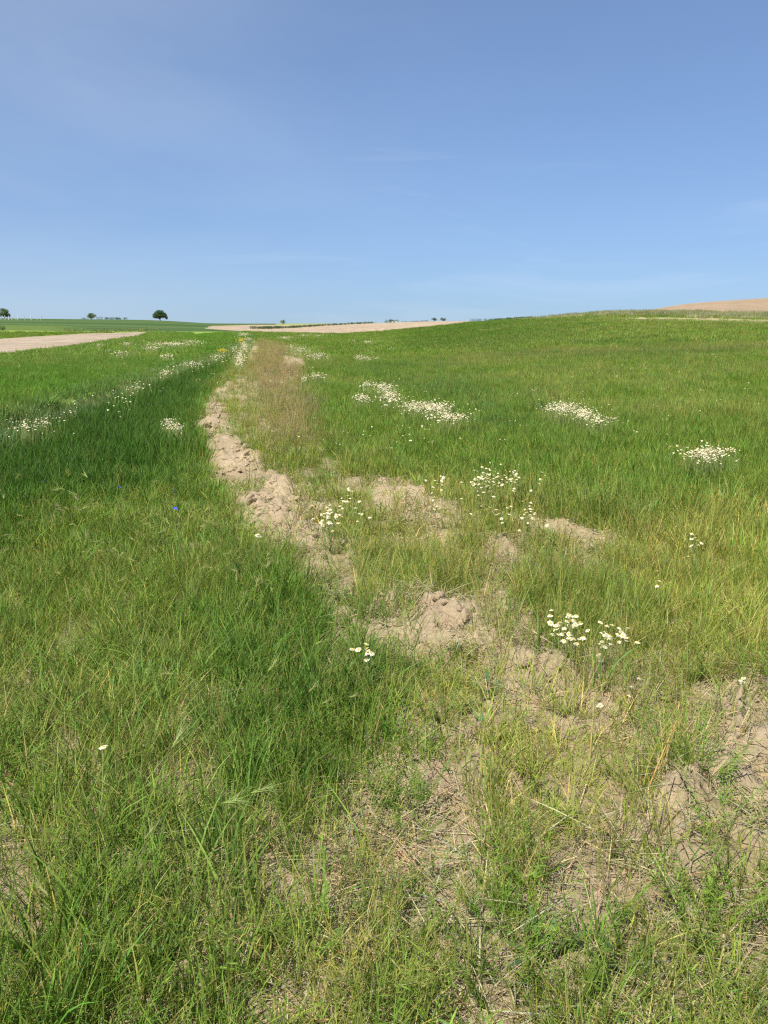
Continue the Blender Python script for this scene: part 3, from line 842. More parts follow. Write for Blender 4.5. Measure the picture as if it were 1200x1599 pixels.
for (r0, r1, lod, dens) in RINGS:
    x, y = sample_ring(r0, r1, dens, 62 if r1 < 6 else 46)
    z, m = ground(x, y)
    tint = sward_tint(x, y, m)
    n2 = fbm(x * 1.6, y * 1.6, 222, 3); n4 = fbm(x * 3.1, y * 3.1, 401, 3); n5 = fbm(x * .5 + 9, y * .5, 411, 3)
    ok = in_fields(m).astype(float)
    veg = ok * np.clip(1 - 1.04 * m['soil'], 0, 1)
    thin = m['thin']
    gap = 1 - thin * (1 - .8 * m['yel']) * (1 - sstep(.42, .60, n4 * .7 + n2 * .3)) * .92 
    fore = m['fore']
    gapf = 1 - fore * .55 * sstep(.62, .45, n4) * sstep(5.5, 2.2, m['r'])
    d = np.clip(m['dark'] + m['tuft'] * .45, 0, 1) * (1 - m['soil'])
    hm = (.50 + .62 * n5) * (1 - .35 * thin) * (1 - .10 * m['yel']) * (1 - .20 * fore)
    ns = np.clip(near_soil(x, y, z), 0, 1)
    hm = hm * (1 - .74 * ns)
    veg = veg * (1 - .48 * ns * (1 - .5 * m['yel']))
    verge = m['verge']; path = m['path']
    hm = hm * (1 - .75 * m['foot']) * (1 - .35 * m['brown'])
    hm = hm * (1 - .55 * m['left'] * sstep(26, 38, m['r']) * sstep(300, 200, m['u']))
    hm = hm * (1 + .9 * verge * (.4 + 1.2 * fbm(x * .5, y * .5, 515, 2)))
    tint = mix3(tint, np.array((.38, .39, .19)), verge * .9)
    tint = mix3(tint, np.array((.33, .34, .12)), m['foot'] * .5)
    veg = veg * (1 - .96 * path)
    pre = {0: 1, 1: 1, 2: 1}[lod]
    # fine meadow grass everywhere, cereal where the crop stands, short grass under both
    emit('fine', lod, x, y, z, m, veg * gap * gapf * (1 - .85 * d) * (1 - .6 * m['left']) * (.75 - .25 * fore), tint, .75, 1.25, hmul=hm)
    ck = np.clip(d * .8 + m['blue'] * .25 * sstep(.4, .6, n5) + m['left'] * .55 + fore * .20 * sstep(.40, .6, n2) + .05 * (1 - thin) + .06, 0, 1)
    emit('cereal', lod, x, y, z, m, veg * ck * (1 - .7 * thin) * (1 - .4 * m['yel']), tint * np.array((.85, .98, 1.05)), .75, 1.2, hmul=np.clip(.50 + .4 * n5 + .12 * m['dark'] - .05 * m['left'] - .12 * fore, .32, 1.3) * (1 - .6 * ns))
    emit('short', lod, x, y, z, m, veg * np.clip(.30 + .2 * fore - .1 * m['left'], 0, 1) * (1 - .9 * thin * sstep(.64, .44, n4 * .7 + n2 * .3)), tint * 1.05, .7, 1.3)
    bk = np.clip(.02 + m['brown'] * .19 + .06 * thin + fore * .04 * sstep(.5, .65, n5) + .08 * sstep(.5, .7, n5) * (m['u'] > 620), 0, 1)
    emit('brome', lod, x, y, z, m, veg * bk, mix3(tint, T_BROWN, np.clip(.18 + .4 * m['brown'], 0, .8)), .7, 1.15)
    if lod == 2:
        vt = mix3(np.repeat(np.array([[.41, .42, .21]]), len(x), 0), np.array((.28, .32, .12)), sstep(.45, .7, fbm(x * .35, y * .35, 525, 3)))
        emit('fine', lod, x, y, z, m, np.clip(verge * ok * 2, 0, 1), vt, .95, 1.8, hmul=.7 + .9 * fbm(x * .4, y * .4, 531, 2))
        emit('brome', lod, x, y, z, m, np.clip(verge * ok * .6, 0, 1), vt, .8, 1.3)
        emit('fine', lod, x, y, z, m, np.clip(verge * ok * 2, 0, 1), vt, .8, 1.5)
    if r1 < 40:
        emit('straw', lod, x, y, z, m, ok * np.clip(.06 + .32 * thin + .05 * fore - .24 * m['soil'], 0, 1) * (.4 if lod else .65), np.repeat(T_STRAW[None], len(x), 0), .7, 1.3, tilt=.06)
        emit('barley', lod, x, y, z, m, veg * np.clip(fore * .022 * sstep(.42, .62, n5) + .035 * fore * sstep(.5, .62, fbm(x * .8, y * .8, 431, 2)) * sstep(620, 900, m['v']) * sstep(1000, 850, m['v']), 0, 1) * (1 - .5 * d) * (1 - thin) * (1 - m['yel']), np.repeat(T_MID[None] * .85, len(x), 0), .5, .95)
        emit('leafy', lod, x, y, z, m, veg * (.02 + .035 * thin + .02 * fore) * (m['r'] < 10) * sstep(.45, .6, n5 * .5 + n4 * .5), np.repeat(np.array([[.125, .205, .075]]), len(x), 0), .6, 1.3)
        emit('feather', lod, x, y, z, m, veg * (.05 + .07 * thin) * (m['r'] < 12), mix3(tint, T_DARK * 1.5, np.full(len(x), .5)), .7, 1.4)

LAB = {'fine': ('field_grass', 'fine upright meadow grass, green to straw yellow', 'grass'),
       'cereal': ('cereal_crop', 'broad green blades of young cereal crop', 'crop'),
       'short': ('short_grass', 'low short grass filling the sward', 'grass'),
       'brome': ('brome_grass', 'thin grass with nodding brownish seed heads', 'grass'),
       'straw': ('straw_litter', 'pale dry straw lying on the earth', 'straw'),
       'barley': ('wild_barley', 'leaning wild barley with pale silky ears', 'grass'),
       'leafy': ('broadleaf_weeds', 'low grey green rosettes of oval weed leaves', 'weeds'),
       'feather': ('low_weeds', 'small finely cut green weeds', 'weeds')}
DIST = ['near the viewer', 'in the middle distance', 'far out across the field']
for (kind, lod), parts in KINDS.items():
    P, Ro, S, Tn = [np.concatenate([p[i] for p in parts]) for i in range(4)]
    nm, lb, ct = LAB[kind]
    scatter(nm, P, Ro, S, Tn, protos(kind, lod, 7 if lod == 0 else 5, M_STRAW if kind == 'straw' else M_BLADE), lb + ' ' + DIST[lod], ct)
    print('scatter', kind, lod, len(P))

# ------------------------------------------------------------------ loose clods on the bare earth
def clod_mesh(seed, mat):
    g = np.random.default_rng(seed)
    nl, ns = 9, 14
    V = []
    ph = g.uniform(0, 100, 3)
    pl = g.normal(0, 1, (11, 3)); pl /= np.linalg.norm(pl, axis=1)[:, None]; pd = g.uniform(.62, .98, 11)
    for i in range(nl + 1):
        th = math.pi * i / nl
        for j in range(ns):
            p = 2 * math.pi * j / ns
            d = np.array((math.sin(th) * math.cos(p), math.sin(th) * math.sin(p), math.cos(th)))
            k_ = min(1.2, float(np.min(np.where(pl @ d > .05, pd / np.maximum(pl @ d, .05), 9))))
            k_ += .22 * (float(vnoise(np.array([d[0] * 5 + ph[2]]), np.array([d[1] * 5 + d[2] * 4]), 9)[0]) - .5)
            V.append(d * k_ * np.array((1, .8, .62)))
    Q = [(i * ns + j, i * ns + (j + 1) % ns, (i + 1) * ns + (j + 1) % ns, (i + 1) * ns + j) for i in range(nl) for j in range(ns)]
    return mesh_np('clod', V, [np.array(Q)], [mat], smooth=False)
M_CLOD = earth_mat('clod_earth', False, ((.34, .26, .162), (.475, .375, .238)))
cp = [clod_mesh(50 + q, M_CLOD) for q in range(8)]
P = []; S = []
for (r0, r1, dens) in ((.8, 7, 170), (7, 16, 60), (16, 30, 14)):
    x, y = sample_ring(r0, r1, dens, 56 if r1 < 8 else 43)
    z, m = ground(x, y)
    kp = RNG.uniform(0, 1, len(x)) < np.clip(m['soil'] * .75 + m['thin'] * .16 + .01, 0, 1)
    n = int(kp.sum())
    sz = np.clip(RNG.lognormal(math.log(.012), .70, n), .004, .055) * (1 + .6 * (r0 > 6))
    sz = np.where(m['soil'][kp] > .5, sz, np.minimum(sz, .016))
    P.append(np.stack([x, y, z], 1)[kp] + np.stack([0 * sz, 0 * sz, sz * .2], 1)); S.append(sz)
P = np.concatenate(P); S = np.concatenate(S); n = len(P)
scatter('soil_clods', P, np.stack([RNG.normal(0, .4, n), RNG.normal(0, .4, n), RNG.uniform(0, 6.28, n)], 1), np.repeat(S[:, None], 3, 1), np.ones((n, 3)), cp, 'pale dry clods and crumbs of tilled earth', 'clods')

# ------------------------------------------------------------------ mayweed: white flower heads with a yellow dome
M_PETAL = plain_mat('white_petal', (.66, .62, .42), .6, .06, 60)
M_DISC = plain_mat('yellow_disc', (.62, .42, .03), .7, .2, 300)
M_STEM = plant_mat('flower_stem', (.24, .30, .085), .2, use_tint=False)
M_CORN = plain_mat('cornflower_petal', (.05, .09, .62), .5, .2, 200)
M_RAPE = plain_mat('yellow_petal', (.62, .46, .03), .6, .1, 60)

def petal_mesh(name, mat, n=12, r0=.0035, r1=.0125, droop=.25, seed=1, wide=1.0):
    g = np.random.default_rng(seed); V = []; F4 = []; F3 = []
    for i in range(n):
        a = 2 * math.pi * i / n + g.normal(0, .06); rl = r1 * g.uniform(.9, 1.08); dz = -droop * rl * g.uniform(.6, 1.5)
        hw0, hw1 = math.pi / n * .55 * r0, math.pi / n * .92 * rl * .85 * wide
        def pt(r, s, z): return (r * math.cos(a) - s * math.sin(a), r * math.sin(a) + s * math.cos(a), z)
        b = len(V)
        V += [pt(r0, -hw0, 0), pt(r0, hw0, 0), pt(rl * .7, -hw1, dz * .4 + .0006), pt(rl * .7, hw1, dz * .4), pt(rl, -hw1 * .5, dz), pt(rl, hw1 * .5, dz)]
        F4 += [(b, b + 2, b + 3, b + 1), (b + 2, b + 4, b + 5, b + 3)]
    return mesh_np(name, V, [np.array(F4)], [mat])

def dome_mesh(name, mat, r=.0042, h=.0034):
    V = []; F = []
    for i, t in enumerate((0, .45, .8)):
        for j in range(8):
            a = j * math.pi / 4
            V.append((r * math.cos(t * 1.57) * math.cos(a), r * math.cos(t * 1.57) * math.sin(a), h * math.sin(t * 1.57)))
    for i in range(2):
        for j in range(8): F.append((i * 8 + j, i * 8 + (j + 1) % 8, i * 8 + 8 + (j + 1) % 8, i * 8 + 8 + j))
    V.append((0, 0, h)); T = [(16 + j, 16 + (j + 1) % 8, 24) for j in range(8)]
    return mesh_np(name, V, [np.array(F), np.array(T)], [mat])
PETALS = [petal_mesh('flower_head', M_PETAL, 12, droop=d, seed=q) for q, d in enumerate((.05, .25, .5))]
DOME = dome_mesh('flower_center', M_DISC)

def blossom_mass(P, size, petal_mat, disc_mat, tiltdir=.35):
    """many simple heads in one mesh (a sward of bloom nobody could count)"""
    n = len(P); g = RNG; k_ = 7
    a = np.arange(k_) * 2 * math.pi / k_
    nrm = np.stack([g.normal(.15, tiltdir, n), g.normal(-.15, tiltdir, n), np.ones(n)], 1); nrm /= np.linalg.norm(nrm, axis=1)[:, None]
    t1 = np.cross(nrm, (0, 1., 0)); t1 /= np.linalg.norm(t1, axis=1)[:, None]; t2 = np.cross(nrm, t1)
    sz = size * .74 * g.uniform(.5, 1.3, n)
    ring = P[:, None] + (t1[:, None] * np.cos(a)[None, :, None] + t2[:, None] * np.sin(a)[None, :, None]) * sz[:, None, None] - nrm[:, None] * (sz * g.uniform(0, .5, n))[:, None, None]
    ctr = P[:, None]
    inner = P[:, None] + nrm[:, None] * (sz * .12)[:, None, None] + (t1[:, None] * np.cos(a[:5] * 7 / 5)[None, :, None] + t2[:, None] * np.sin(a[:5] * 7 / 5)[None, :, None]) * (sz * .36)[:, None, None]
    top = P[:, None] + nrm[:, None] * (sz * .34)[:, None, None]
    V = np.concatenate([ring, ctr, inner, top], 1); m_ = V.shape[1]
    T = [(j, k_, (j + 1) % k_) for j in range(k_)] + [(k_ + 1 + j, k_ + 1 + (j + 1) % 5, k_ + 6) for j in range(5)]
    T = (np.array(T)[None] + (np.arange(n) * m_)[:, None, None]).reshape(-1, 3)
    mi = np.tile([0] * k_ + [1] * 5, n)
    return mesh_np('blossoms', V.reshape(-1, 3), [T], [petal_mat, disc_mat], mat_idx=mi)

def stem_acc(P, roots, wid):
    n = len(P); V = np.zeros((n, 6, 3)); mid = roots * .45 + P * .55; mid[:, :2] = roots[:, :2] * .6 + P[:, :2] * .4
    off = np.stack([np.full(n, wid), np.zeros(n), np.zeros(n)], 1)
    for i, c in enumerate((roots, mid, P - np.array((0, 0, .001)))): V[:, 2 * i] = c - off; V[:, 2 * i + 1] = c + off
    Q = (np.array([(0, 1, 3, 2), (2, 3, 5, 4)])[None] + (np.arange(n) * 6)[:, None, None]).reshape(-1, 4)
    C = np.repeat(RNG.uniform(.7, 1.2, (n, 1)) * np.ones((1, 3)), 6, 0)
    return V.reshape(-1, 3), Q, np.zeros((0, 3), int), C

def spots_in(shapes):
    """random photograph pixels inside ellipses (u, v, ru, rv, n)"""
    us = []; vs = []
    for (u, v, ru, rv, n) in shapes:
        t = RNG.uniform(0, 2 * math.pi, n)
        # ragged drift: denser heart, frayed and lobed rim
        q = np.abs(RNG.normal(0, .66 if n < 100 else .56, n)) * (.75 + .5 * fbm(np.cos(t) * 1.5 + u * .1, np.sin(t) * 1.5 + v * .1, 61, 2))
        us.append(u + ru * q * np.cos(t)); vs.append(v + rv * q * np.sin(t))
    return np.concatenate(us), np.concatenate(vs)

def flower_patch(label, shapes, hgt=.30, size=.0125, single=False, name='mayweed_patch', group='patches of white mayweed in the field', petal=None, disc=None, maxsingle=100, cat='flowers', foliage=True, leafy=1.0):
    petal = petal or M_PETAL; disc = disc or M_DISC
    if not single: shapes = [(a, b, c_, d_, int(n_ * 3.0)) for (a, b, c_, d_, n_) in shapes]
    u, v = spots_in(shapes)
    hh = hgt * np.clip(RNG.normal(1, .13 if single else .07, len(u)), .6, 1.3)
    x, y, z = at(u, v, hgt)
    P = np.stack([x, y, z + hh], 1)
    c = np.array((x.mean(), y.mean(), 0)); c[2] = float(base_height(c[:1], c[1:2])[0])
    t = thing(name, c, label, cat, group)
    P = P - c
    dist = np.hypot(*c[:2])
    roots = P.copy(); n = len(P); sp = .05 + .12 * hgt
    roots[:, :2] += RNG.normal(0, sp * .6, (n, 2)); roots[:, 2] = (z - c[2]) - .01
    A = Acc(); A.add(*stem_acc(P, roots, max(.0009, .00012 * dist)))
    if foliage:
        k_ = int(min(260, 4 * n) * leafy * (.35 if dist > 9 else 1)) + 3
        pick = RNG.integers(0, n, k_); tt = RNG.uniform(.1, .8, k_)
        b = roots[pick] * (1 - tt[:, None]) + P[pick] * tt[:, None]
        V, Q, T, C = ribbon(b[:, :2], RNG.uniform(0, 6.28, k_), RNG.uniform(.01, .05, k_), RNG.uniform(.0018, .004, k_) * max(1, dist / 6), RNG.uniform(.015, .05, k_), np.zeros(k_), 2, RNG.uniform(-.6, .6, k_), blade_cols(k_, .05))
        V[:, 2] += np.repeat(b[:, 2], 5); A.add(V, Q, T, C)
    f = link('foliage', A.mesh('foliage', [M_STEM]), t)
    if single:
        m_ = min(n, maxsingle)
        order = np.argsort(np.linalg.norm(P + c, axis=1))
        for q in order[:m_]:
            h = link('flower_head', PETALS[q % 3], t)
            h.location = P[q]; h.scale = [size / .0125 * RNG.uniform(.8, 1.2)] * 3
            h.rotation_euler = (RNG.normal(.1, .3), RNG.normal(.1, .3), RNG.uniform(0, 6.28))
            k2 = link('flower_center', DOME, h)
        P = P[order[m_:]]
    if len(P):
        b = link('blossoms', blossom_mass(P, size, petal, disc), t); b['kind'] = 'stuff'
    return t

FP = flower_patch
# close enough to tell the heads apart
FP('mayweed plant beside the earth mound with a dense head of white daisies', [(882, 985, 28, 26, 34), (893, 975, 14, 10, 8)], .26, .0125, True, 'mayweed_plant')
FP('loose mayweed plant with a spread of white daisies next to the dense one', [(952, 998, 34, 16, 24), (973, 990, 12, 10, 7)], .24, .0122, True, 'mayweed_plant')
FP('small mayweed plant with a few white daisies in dark green grass', [(573, 1015, 15, 12, 9)], .26, .0135, True, 'mayweed_plant')
FP('single white daisy standing in the deep grass of the near corner', [(163, 1181, 2, 2, 1)], .3, .0125, True, 'mayweed_plant', None)
FP('single white daisy on the front slope of the earth mound', [(935, 1105, 3, 2, 2)], .10, .0125, True, 'mayweed_plant', None)
FP('two small daisies beyond the right end of the earth mound', [(990, 1066, 8, 4, 4)], .18, .0115, True, 'mayweed_plant', None)
FP('low pair of daisies near the broken earth at the right margin', [(1160, 1066, 5, 6, 3)], .2, .012, True, 'mayweed_plant', None)
FP('short row of daisies in the yellowing grass of the slope', [(1084, 850, 16, 5, 10)], .28, .013, True, 'mayweed_plant', None)
FP('lone daisy between yellowing grass and dry soil', [(1025, 916, 6, 2, 3)], .24, .012, True, 'mayweed_plant', None)
FP('two daisies standing in front of the bare track', [(402, 838, 8, 6, 5)], .28, .014, True, 'mayweed_plant', None)
FP('broad open mayweed patch of separate white heads above the broken earth', [(760, 748, 46, 20, 95), (800, 745, 26, 16, 30), (845, 743, 10, 5, 6), (690, 757, 22, 8, 14), (680, 778, 8, 4, 5)], .32, .0135, True)
FP('sparse mayweed plants with thin yellowish leaves beside the track', [(512, 808, 28, 18, 52), (545, 775, 22, 9, 16), (560, 800, 14, 12, 12)], .30, .0135, True, leafy=.7)
FP('thin scatter of daisies below the broad open patch', [(832, 803, 22, 16, 22), (775, 800, 60, 14, 12)], .26, .0125, True)
# farther off: masses of bloom
FP('compact cream flower patch by the left edge of the track', [(262, 661, 10, 7, 34), (275, 667, 16, 7, 56)], .30, .0125)
FP('dense oblong white patch alone in the green slope', [(882, 637, 34, 9, 330), (915, 647, 26, 9, 150), (935, 657, 22, 8, 30), (950, 655, 18, 3, 14)], .30, .015)
FP('low oval white patch farthest to the right on the slope', [(1103, 709, 40, 10, 210), (1110, 705, 46, 7, 40)], .30, .0145)
FP('long white patch of bloom running downslope in the middle field', [(676, 636, 38, 8, 260), (705, 651, 28, 7, 130), (650, 634, 34, 9, 90), (610, 618, 22, 14, 170), (600, 604, 22, 9, 120), (575, 600, 16, 5, 40)], .28, .017)
FP('small white patch just below the long one', [(566, 621, 18, 5, 70)], .28, .017)
FP('white patch at the right margin of the dry brown track', [(470, 545, 22, 6, 110), (494, 555, 24, 5, 100), (455, 541, 14, 4, 40)], .3, .024)
FP('small pair of white tufts lower beside the dry track', [(495, 587, 14, 4, 50), (475, 592, 8, 3, 14)], .28, .02)
FP('white drift of bloom along the left side of the dry track', [(382, 540, 9, 11, 200), (374, 558, 9, 16, 190), (388, 529, 8, 4, 60)], .30, .027)
FP('white flower band along the edge of the crop, upper end', [(338, 557, 26, 9, 34), (300, 568, 30, 6, 40), (365, 543, 14, 6, 26)], .34, .024)
FP('white flower band along the edge of the crop, middle stretch', [(258, 581, 24, 7, 46), (215, 603, 30, 10, 16), (180, 622, 40, 12, 8)], .34, .017)
FP('white flower band along the edge of the crop, nearest stretch', [(40, 666, 48, 14, 34), (70, 658, 34, 10, 16), (110, 643, 30, 12, 6)], .36, .013)
FP('far pale band of bloom in the bright crop', [(268, 537, 42, 3.2, 190), (238, 543, 16, 2.4, 50), (300, 533, 22, 2.5, 60), (262, 555, 12, 2.5, 20)], .34, .032)
FP('small far streak of bloom near the bare field', [(199, 536.5, 9, 1.8, 34), (155, 538, 8, 2.5, 14), (190, 551, 26, 4, 24)], .34, .028)
FP('far white streak where the crop ends', [(381, 521.5, 10, 3, 90)], .3, .04)
FP('far white streak nearest the pale bare field', [(445, 527, 13, 2.5, 60), (475, 523, 14, 2.2, 40), (500, 524, 16, 1.5, 20)], .3, .04)
FP('small far white patch in the dark part of the green field', [(575, 533.5, 9, 1.8, 40), (552, 531, 5, 1.2, 8)], .3, .032)
FP('far thin row of white bloom across the green field', [(568, 559, 18, 2.2, 44), (560, 556, 12, 2, 14), (612, 543, 4, 1.5, 6)], .3, .023)
FP('yellow flower tuft at the far end of the crop edge', [(378, 530.5, 8, 3.6, 60)], .4, .035, name='yellow_flower_patch', group='tufts of yellow flowers', petal=M_RAPE, disc=M_RAPE)
FP('yellow flower tuft nearer along the crop edge', [(348, 547, 10, 4, 50)], .38, .028, name='yellow_flower_patch', group='tufts of yellow flowers', petal=M_RAPE, disc=M_RAPE)
# heads strewn singly over the fields
sc_u = np.concatenate([RNG.uniform(430, 1200, 90), RNG.uniform(0, 260, 26), RNG.uniform(300, 480, 26), RNG.uniform(780, 1200, 40), RNG.uniform(560, 680, 16)])
sc_v = np.concatenate([RNG.uniform(512, 700, 90), RNG.uniform(560, 660, 26), RNG.uniform(575, 620, 26), RNG.uniform(520, 640, 40), RNG.uniform(655, 700, 16)])
cl = RNG.integers(1, 4, len(sc_u)); sc_u = np.repeat(sc_u, cl) + RNG.normal(0, 4, cl.sum()); sc_v = np.repeat(sc_v, cl) + RNG.normal(0, .8, cl.sum())
x, y, z = at(sc_u, sc_v, .3)
mk = (np.hypot(x, y) < 85)
P = np.stack([x, y, z + .29], 1)[mk]
o = link('strewn_mayweed', blossom_mass(P, np.clip(.010 + .0002 * np.hypot(P[:, 0], P[:, 1]), 0, .022), M_PETAL, M_DISC))
tag(o, 'single white daisies strewn thinly across the green field', 'flowers', kind='stuff')

# cornflowers
CORN = petal_mesh('flower_head', M_CORN, 9, .002, .017, -.35, 5, wide=1.1)
for (u, v, lb) in ((187, 762, 'blue cornflower in the dark crop, nearest the left margin of the deep grass'), (272, 768, 'blue cornflower at the crop edge, upper of two close together'), (274, 795, 'blue cornflower at the crop edge, lower of two close together'), (70, 752, 'blue cornflower farthest from the track in the dark crop')):
    x, y, z = at(u, v, .46)
    t = thing('cornflower', (x[0], y[0], z[0]), lb, 'flower', 'blue cornflowers')
    A = Acc(); A.add(*stem_acc(np.array([[0, 0, .46]]), np.array([[.02, .02, 0.]]), .0016))
    k_ = 7; V, Q, T, C = ribbon(np.zeros((k_, 2)), RNG.uniform(0, 6.28, k_), RNG.uniform(.05, .12, k_), np.full(k_, .005), RNG.uniform(.02, .05, k_), np.zeros(k_), 3, np.zeros(k_), np.ones((k_, 3)))
    V[:, 2] += np.repeat(RNG.uniform(.02, .28, k_), 7); A.add(V, Q, T, C)
    link('stem', A.mesh('stem', [M_STEM]), t)
    h = link('flower_head', CORN, t); h.location = (0, 0, .46); h.rotation_euler = (.35, .1, RNG.uniform(0, 6))
    h.scale = (.9, .9, .9)

# ------------------------------------------------------------------ trees, bushes, hedges
M_BARK = plain_mat('bark', (.10, .075, .05), .9, .3, 6)
def leaf_mat(nm, c): return plant_mat(nm, c, .25, .6, .25, use_tint=False)
L_DARK = leaf_mat('dark_leaf', (.060, .110, .034)); L_MID = leaf_mat('mid_leaf', (.115, .165, .050)); L_HAZED = leaf_mat('hazed_leaf', (.16, .20, .11)); L_OLIVE = leaf_mat('olive_leaf', (.19, .215, .075))  # the palest leaf has distance haze mixed into its colour

def place(u, r, v=500.0):
    cx = (u - W0 / 2) / FPX; cy = (H0 / 2 - v) / FPX
    a = math.atan2(cx, CP + cy * SP)
    x, y = r * math.sin(a), r * math.cos(a)
    return x, y, float(base_height(np.array([x]), np.array([y]))[0])

def leaves(centers, rads, n, size, squash=.8):
    k_ = len(centers); pk = RNG.choice(k_, n, p=rads ** 2 / (rads ** 2).sum())
    d = RNG.normal(0, 1, (n, 3)); d /= np.linalg.norm(d, axis=1)[:, None]
    q = RNG.uniform(.35, 1.08, n) ** .6
    P = centers[pk] + d * (rads[pk] * q)[:, None] * np.array((1, 1, squash))
    nr = d + RNG.normal(0, .7, (n, 3)); nr /= np.linalg.norm(nr, axis=1)[:, None]
    t1 = np.cross(nr, RNG.normal(0, 1, (n, 3))); t1 /= np.linalg.norm(t1, axis=1)[:, None]; t2 = np.cross(nr, t1)
    s = (size * RNG.uniform(.6, 1.3, n))[:, None]
    V = np.stack([P - t1 * s, P - t2 * s * .55, P + t1 * s, P + t2 * s * .55], 1).reshape(-1, 3)
    Q = np.arange(4 * n).reshape(-1, 4)
    clump = RNG.uniform(.72, 1.3, k_)[pk] * RNG.uniform(.75, 1.25, n)
    return V, Q, np.zeros((0, 3), int), np.repeat(clump[:, None] * np.ones((1, 3)), 4, 0)

def tube(p0, p1, r0, r1, n=7):
    p0 = np.array(p0, float); p1 = np.array(p1, float); d = p1 - p0; d /= np.linalg.norm(d)
    a = np.cross(d, (.3, .9, .1)); a /= np.linalg.norm(a); b = np.cross(d, a)
    an = np.arange(n) * 2 * math.pi / n
    V = np.concatenate([p + r * (np.cos(an)[:, None] * a + np.sin(an)[:, None] * b) for p, r in ((p0, r0), ((p0 + p1) / 2 + a * r0 * .3, (r0 + r1) / 2), (p1, r1))])
    Q = [(i * n + j, i * n + (j + 1) % n, i * n + n + (j + 1) % n, i * n + n + j) for i in range(2) for j in range(n)]
    return V, Q, np.zeros((0, 3), int), np.ones((3 * n, 3))

def tree(u, r, wpx, hpx, label, mat, nleaf=2600, stem=.16, lobes=None, name='tree', cat='tree', group=None, limbs=6):
    px = r / FPX * 1.03; w, h = wpx * px, hpx * px
    x, y, z = place(u, r)
    t = thing(name, (x, y, z - .05), label, cat, group)
    if lobes is None:
        k_ = 22; lobes = []
        for i in range(k_):
            a = RNG.uniform(0, 6.28); q = math.sqrt(RNG.uniform(0, 1)); zz = RNG.uniform(0, 1)
            prof = math.sin(math.pi * min(1, .18 + .72 * zz)) ** .6
            lobes.append((math.cos(a) * q * .36 * prof, math.sin(a) * q * .36 * prof, stem + (1 - stem) * (.16 + .68 * zz), RNG.uniform(.11, .19)))
    C = np.array([(l[0] * w, l[1] * w, l[2] * h) for l in lobes]); Rd = np.array([l[3] * w for l in lobes])
    Rd = np.minimum(Rd, np.maximum(.02 * h, np.minimum((h * 1.03 - C[:, 2]) / .8, np.maximum(C[:, 2] - .04 * h, .06 * h) / .8)))
    A = Acc(); A.add(*leaves(C, Rd, nleaf, .028 * max(w, h * .8)))
    cr = link('crown', A.mesh('crown', [mat]), t)
    B = Acc(); th = max(.05, w * .03)
    top = np.array((0, 0, h * (stem + .25)))
    B.add(*tube((0, 0, -.3), top, th, th * .6))
    for i in range(limbs):
        c = C[RNG.integers(0, len(C))]; s0 = np.array((0, 0, h * RNG.uniform(stem * .6, stem + .2)))
        B.add(*tube(s0, s0 + (c - s0) * .9, th * .45, th * .1, 5))
    link('trunk', B.mesh('trunk', [M_BARK], smooth=True), t)
    return t

def hedge(pts, label, mat, hgt, dep, nper=26, name='hedge', cat='hedge', group=None, size=None):
    """pts: (u, r) along its run"""
    W = np.array([place(u, r) for u, r in pts])
    seg = np.linalg.norm(np.diff(W[:, :2], axis=0), axis=1); s = np.concatenate([[0], np.cumsum(seg)])
    n = max(4, int(s[-1] / (hgt * .34)))
    q = np.sort(RNG.uniform(0, s[-1], n))
    X = np.stack([np.interp(q, s, W[:, i]) for i in range(2)], 1) + RNG.normal(0, dep * .3, (n, 2))
    Z = base_height(X[:, 0], X[:, 1])
    c = np.array((*W.mean(0)[:2], 0.)); c[2] = W[:, 2].mean()
    hh = hgt * RNG.uniform(.85, 1.08, n) * (.8 + .4 * fbm(q / (hgt * 5), q * 0, 77, 2))
    C = np.stack([X[:, 0], X[:, 1], Z + hh * .45], 1) - c
    A = Acc(); A.add(*leaves(C, hh * .66, n * nper, size or hgt * .13))
    t = thing(name, c, label, cat, group)
    link('foliage', A.mesh('foliage', [mat]), t)
    B = Acc()
    for i in range(0, n, 3): B.add(*tube(C[i] - np.array((0, 0, hh[i] * .5)), C[i] + np.array((0, 0, hh[i] * .3)), .03 * hgt, .012 * hgt, 5))
    link('stems', B.mesh('stems', [M_BARK], smooth=True), t)
    return t

TG = 'lone trees on the far skyline'
tree(250.5, 505, 22.5, 14.6, 'dark round tree alone on the skyline of the green hill', L_DARK, 4200, .10, group=TG,
     lobes=[(-.30, 0, .50, .17), (-.22, .1, .68, .18), (-.06, 0, .76, .2), (.1, -.05, .74, .2), (.22, .1, .62, .17), (.30, 0, .48, .15), (.38, 0, .34, .12), (.40, .05, .22, .09), (-.34, 0, .36, .13), (-.12, -.2, .5, .2), (.08, .2, .5, .2), (0, 0, .55, .22), (-.05, 0, .28, .12), (.2, -.1, .42, .16), (-.2, 0, .36, .15)])
tree(8, 470, 19, 13.5, 'mid green spreading tree behind the row of white posts', L_MID, 3200, .12, group=TG)
tree(143, 480, 15.5, 8.5, 'low rounded olive bush on the green hill', L_MID, 1800, .04, name='bush', cat='bush', group='bushes on the far skyline')
tree(442, 560, 12, 7.5, 'small pale hazy tree on the horizon beyond the track', L_HAZED, 900, .16, group=TG)
tree(678.5, 272, 10, 5.6, 'dark rounded bush on the bare skyline, first of a pair', L_DARK, 1100, .02, name='bush', cat='bush', group='bushes on the far skyline')
tree(692.5, 272, 10.5, 6.2, 'dark rounded bush on the bare skyline, taller of a pair', L_DARK, 1100, .02, name='bush', cat='bush', group='bushes on the far skyline')
tree(2, 116, 12, 9.5, 'dark bush at the margin of the yellow green strip', L_MID, 900, .02, name='bush', cat='bush', group='bushes on the far skyline')
hedge([(128, 492), (137, 492)], 'short low hedge beside the olive bush on the hill', L_DARK, .9, 2)
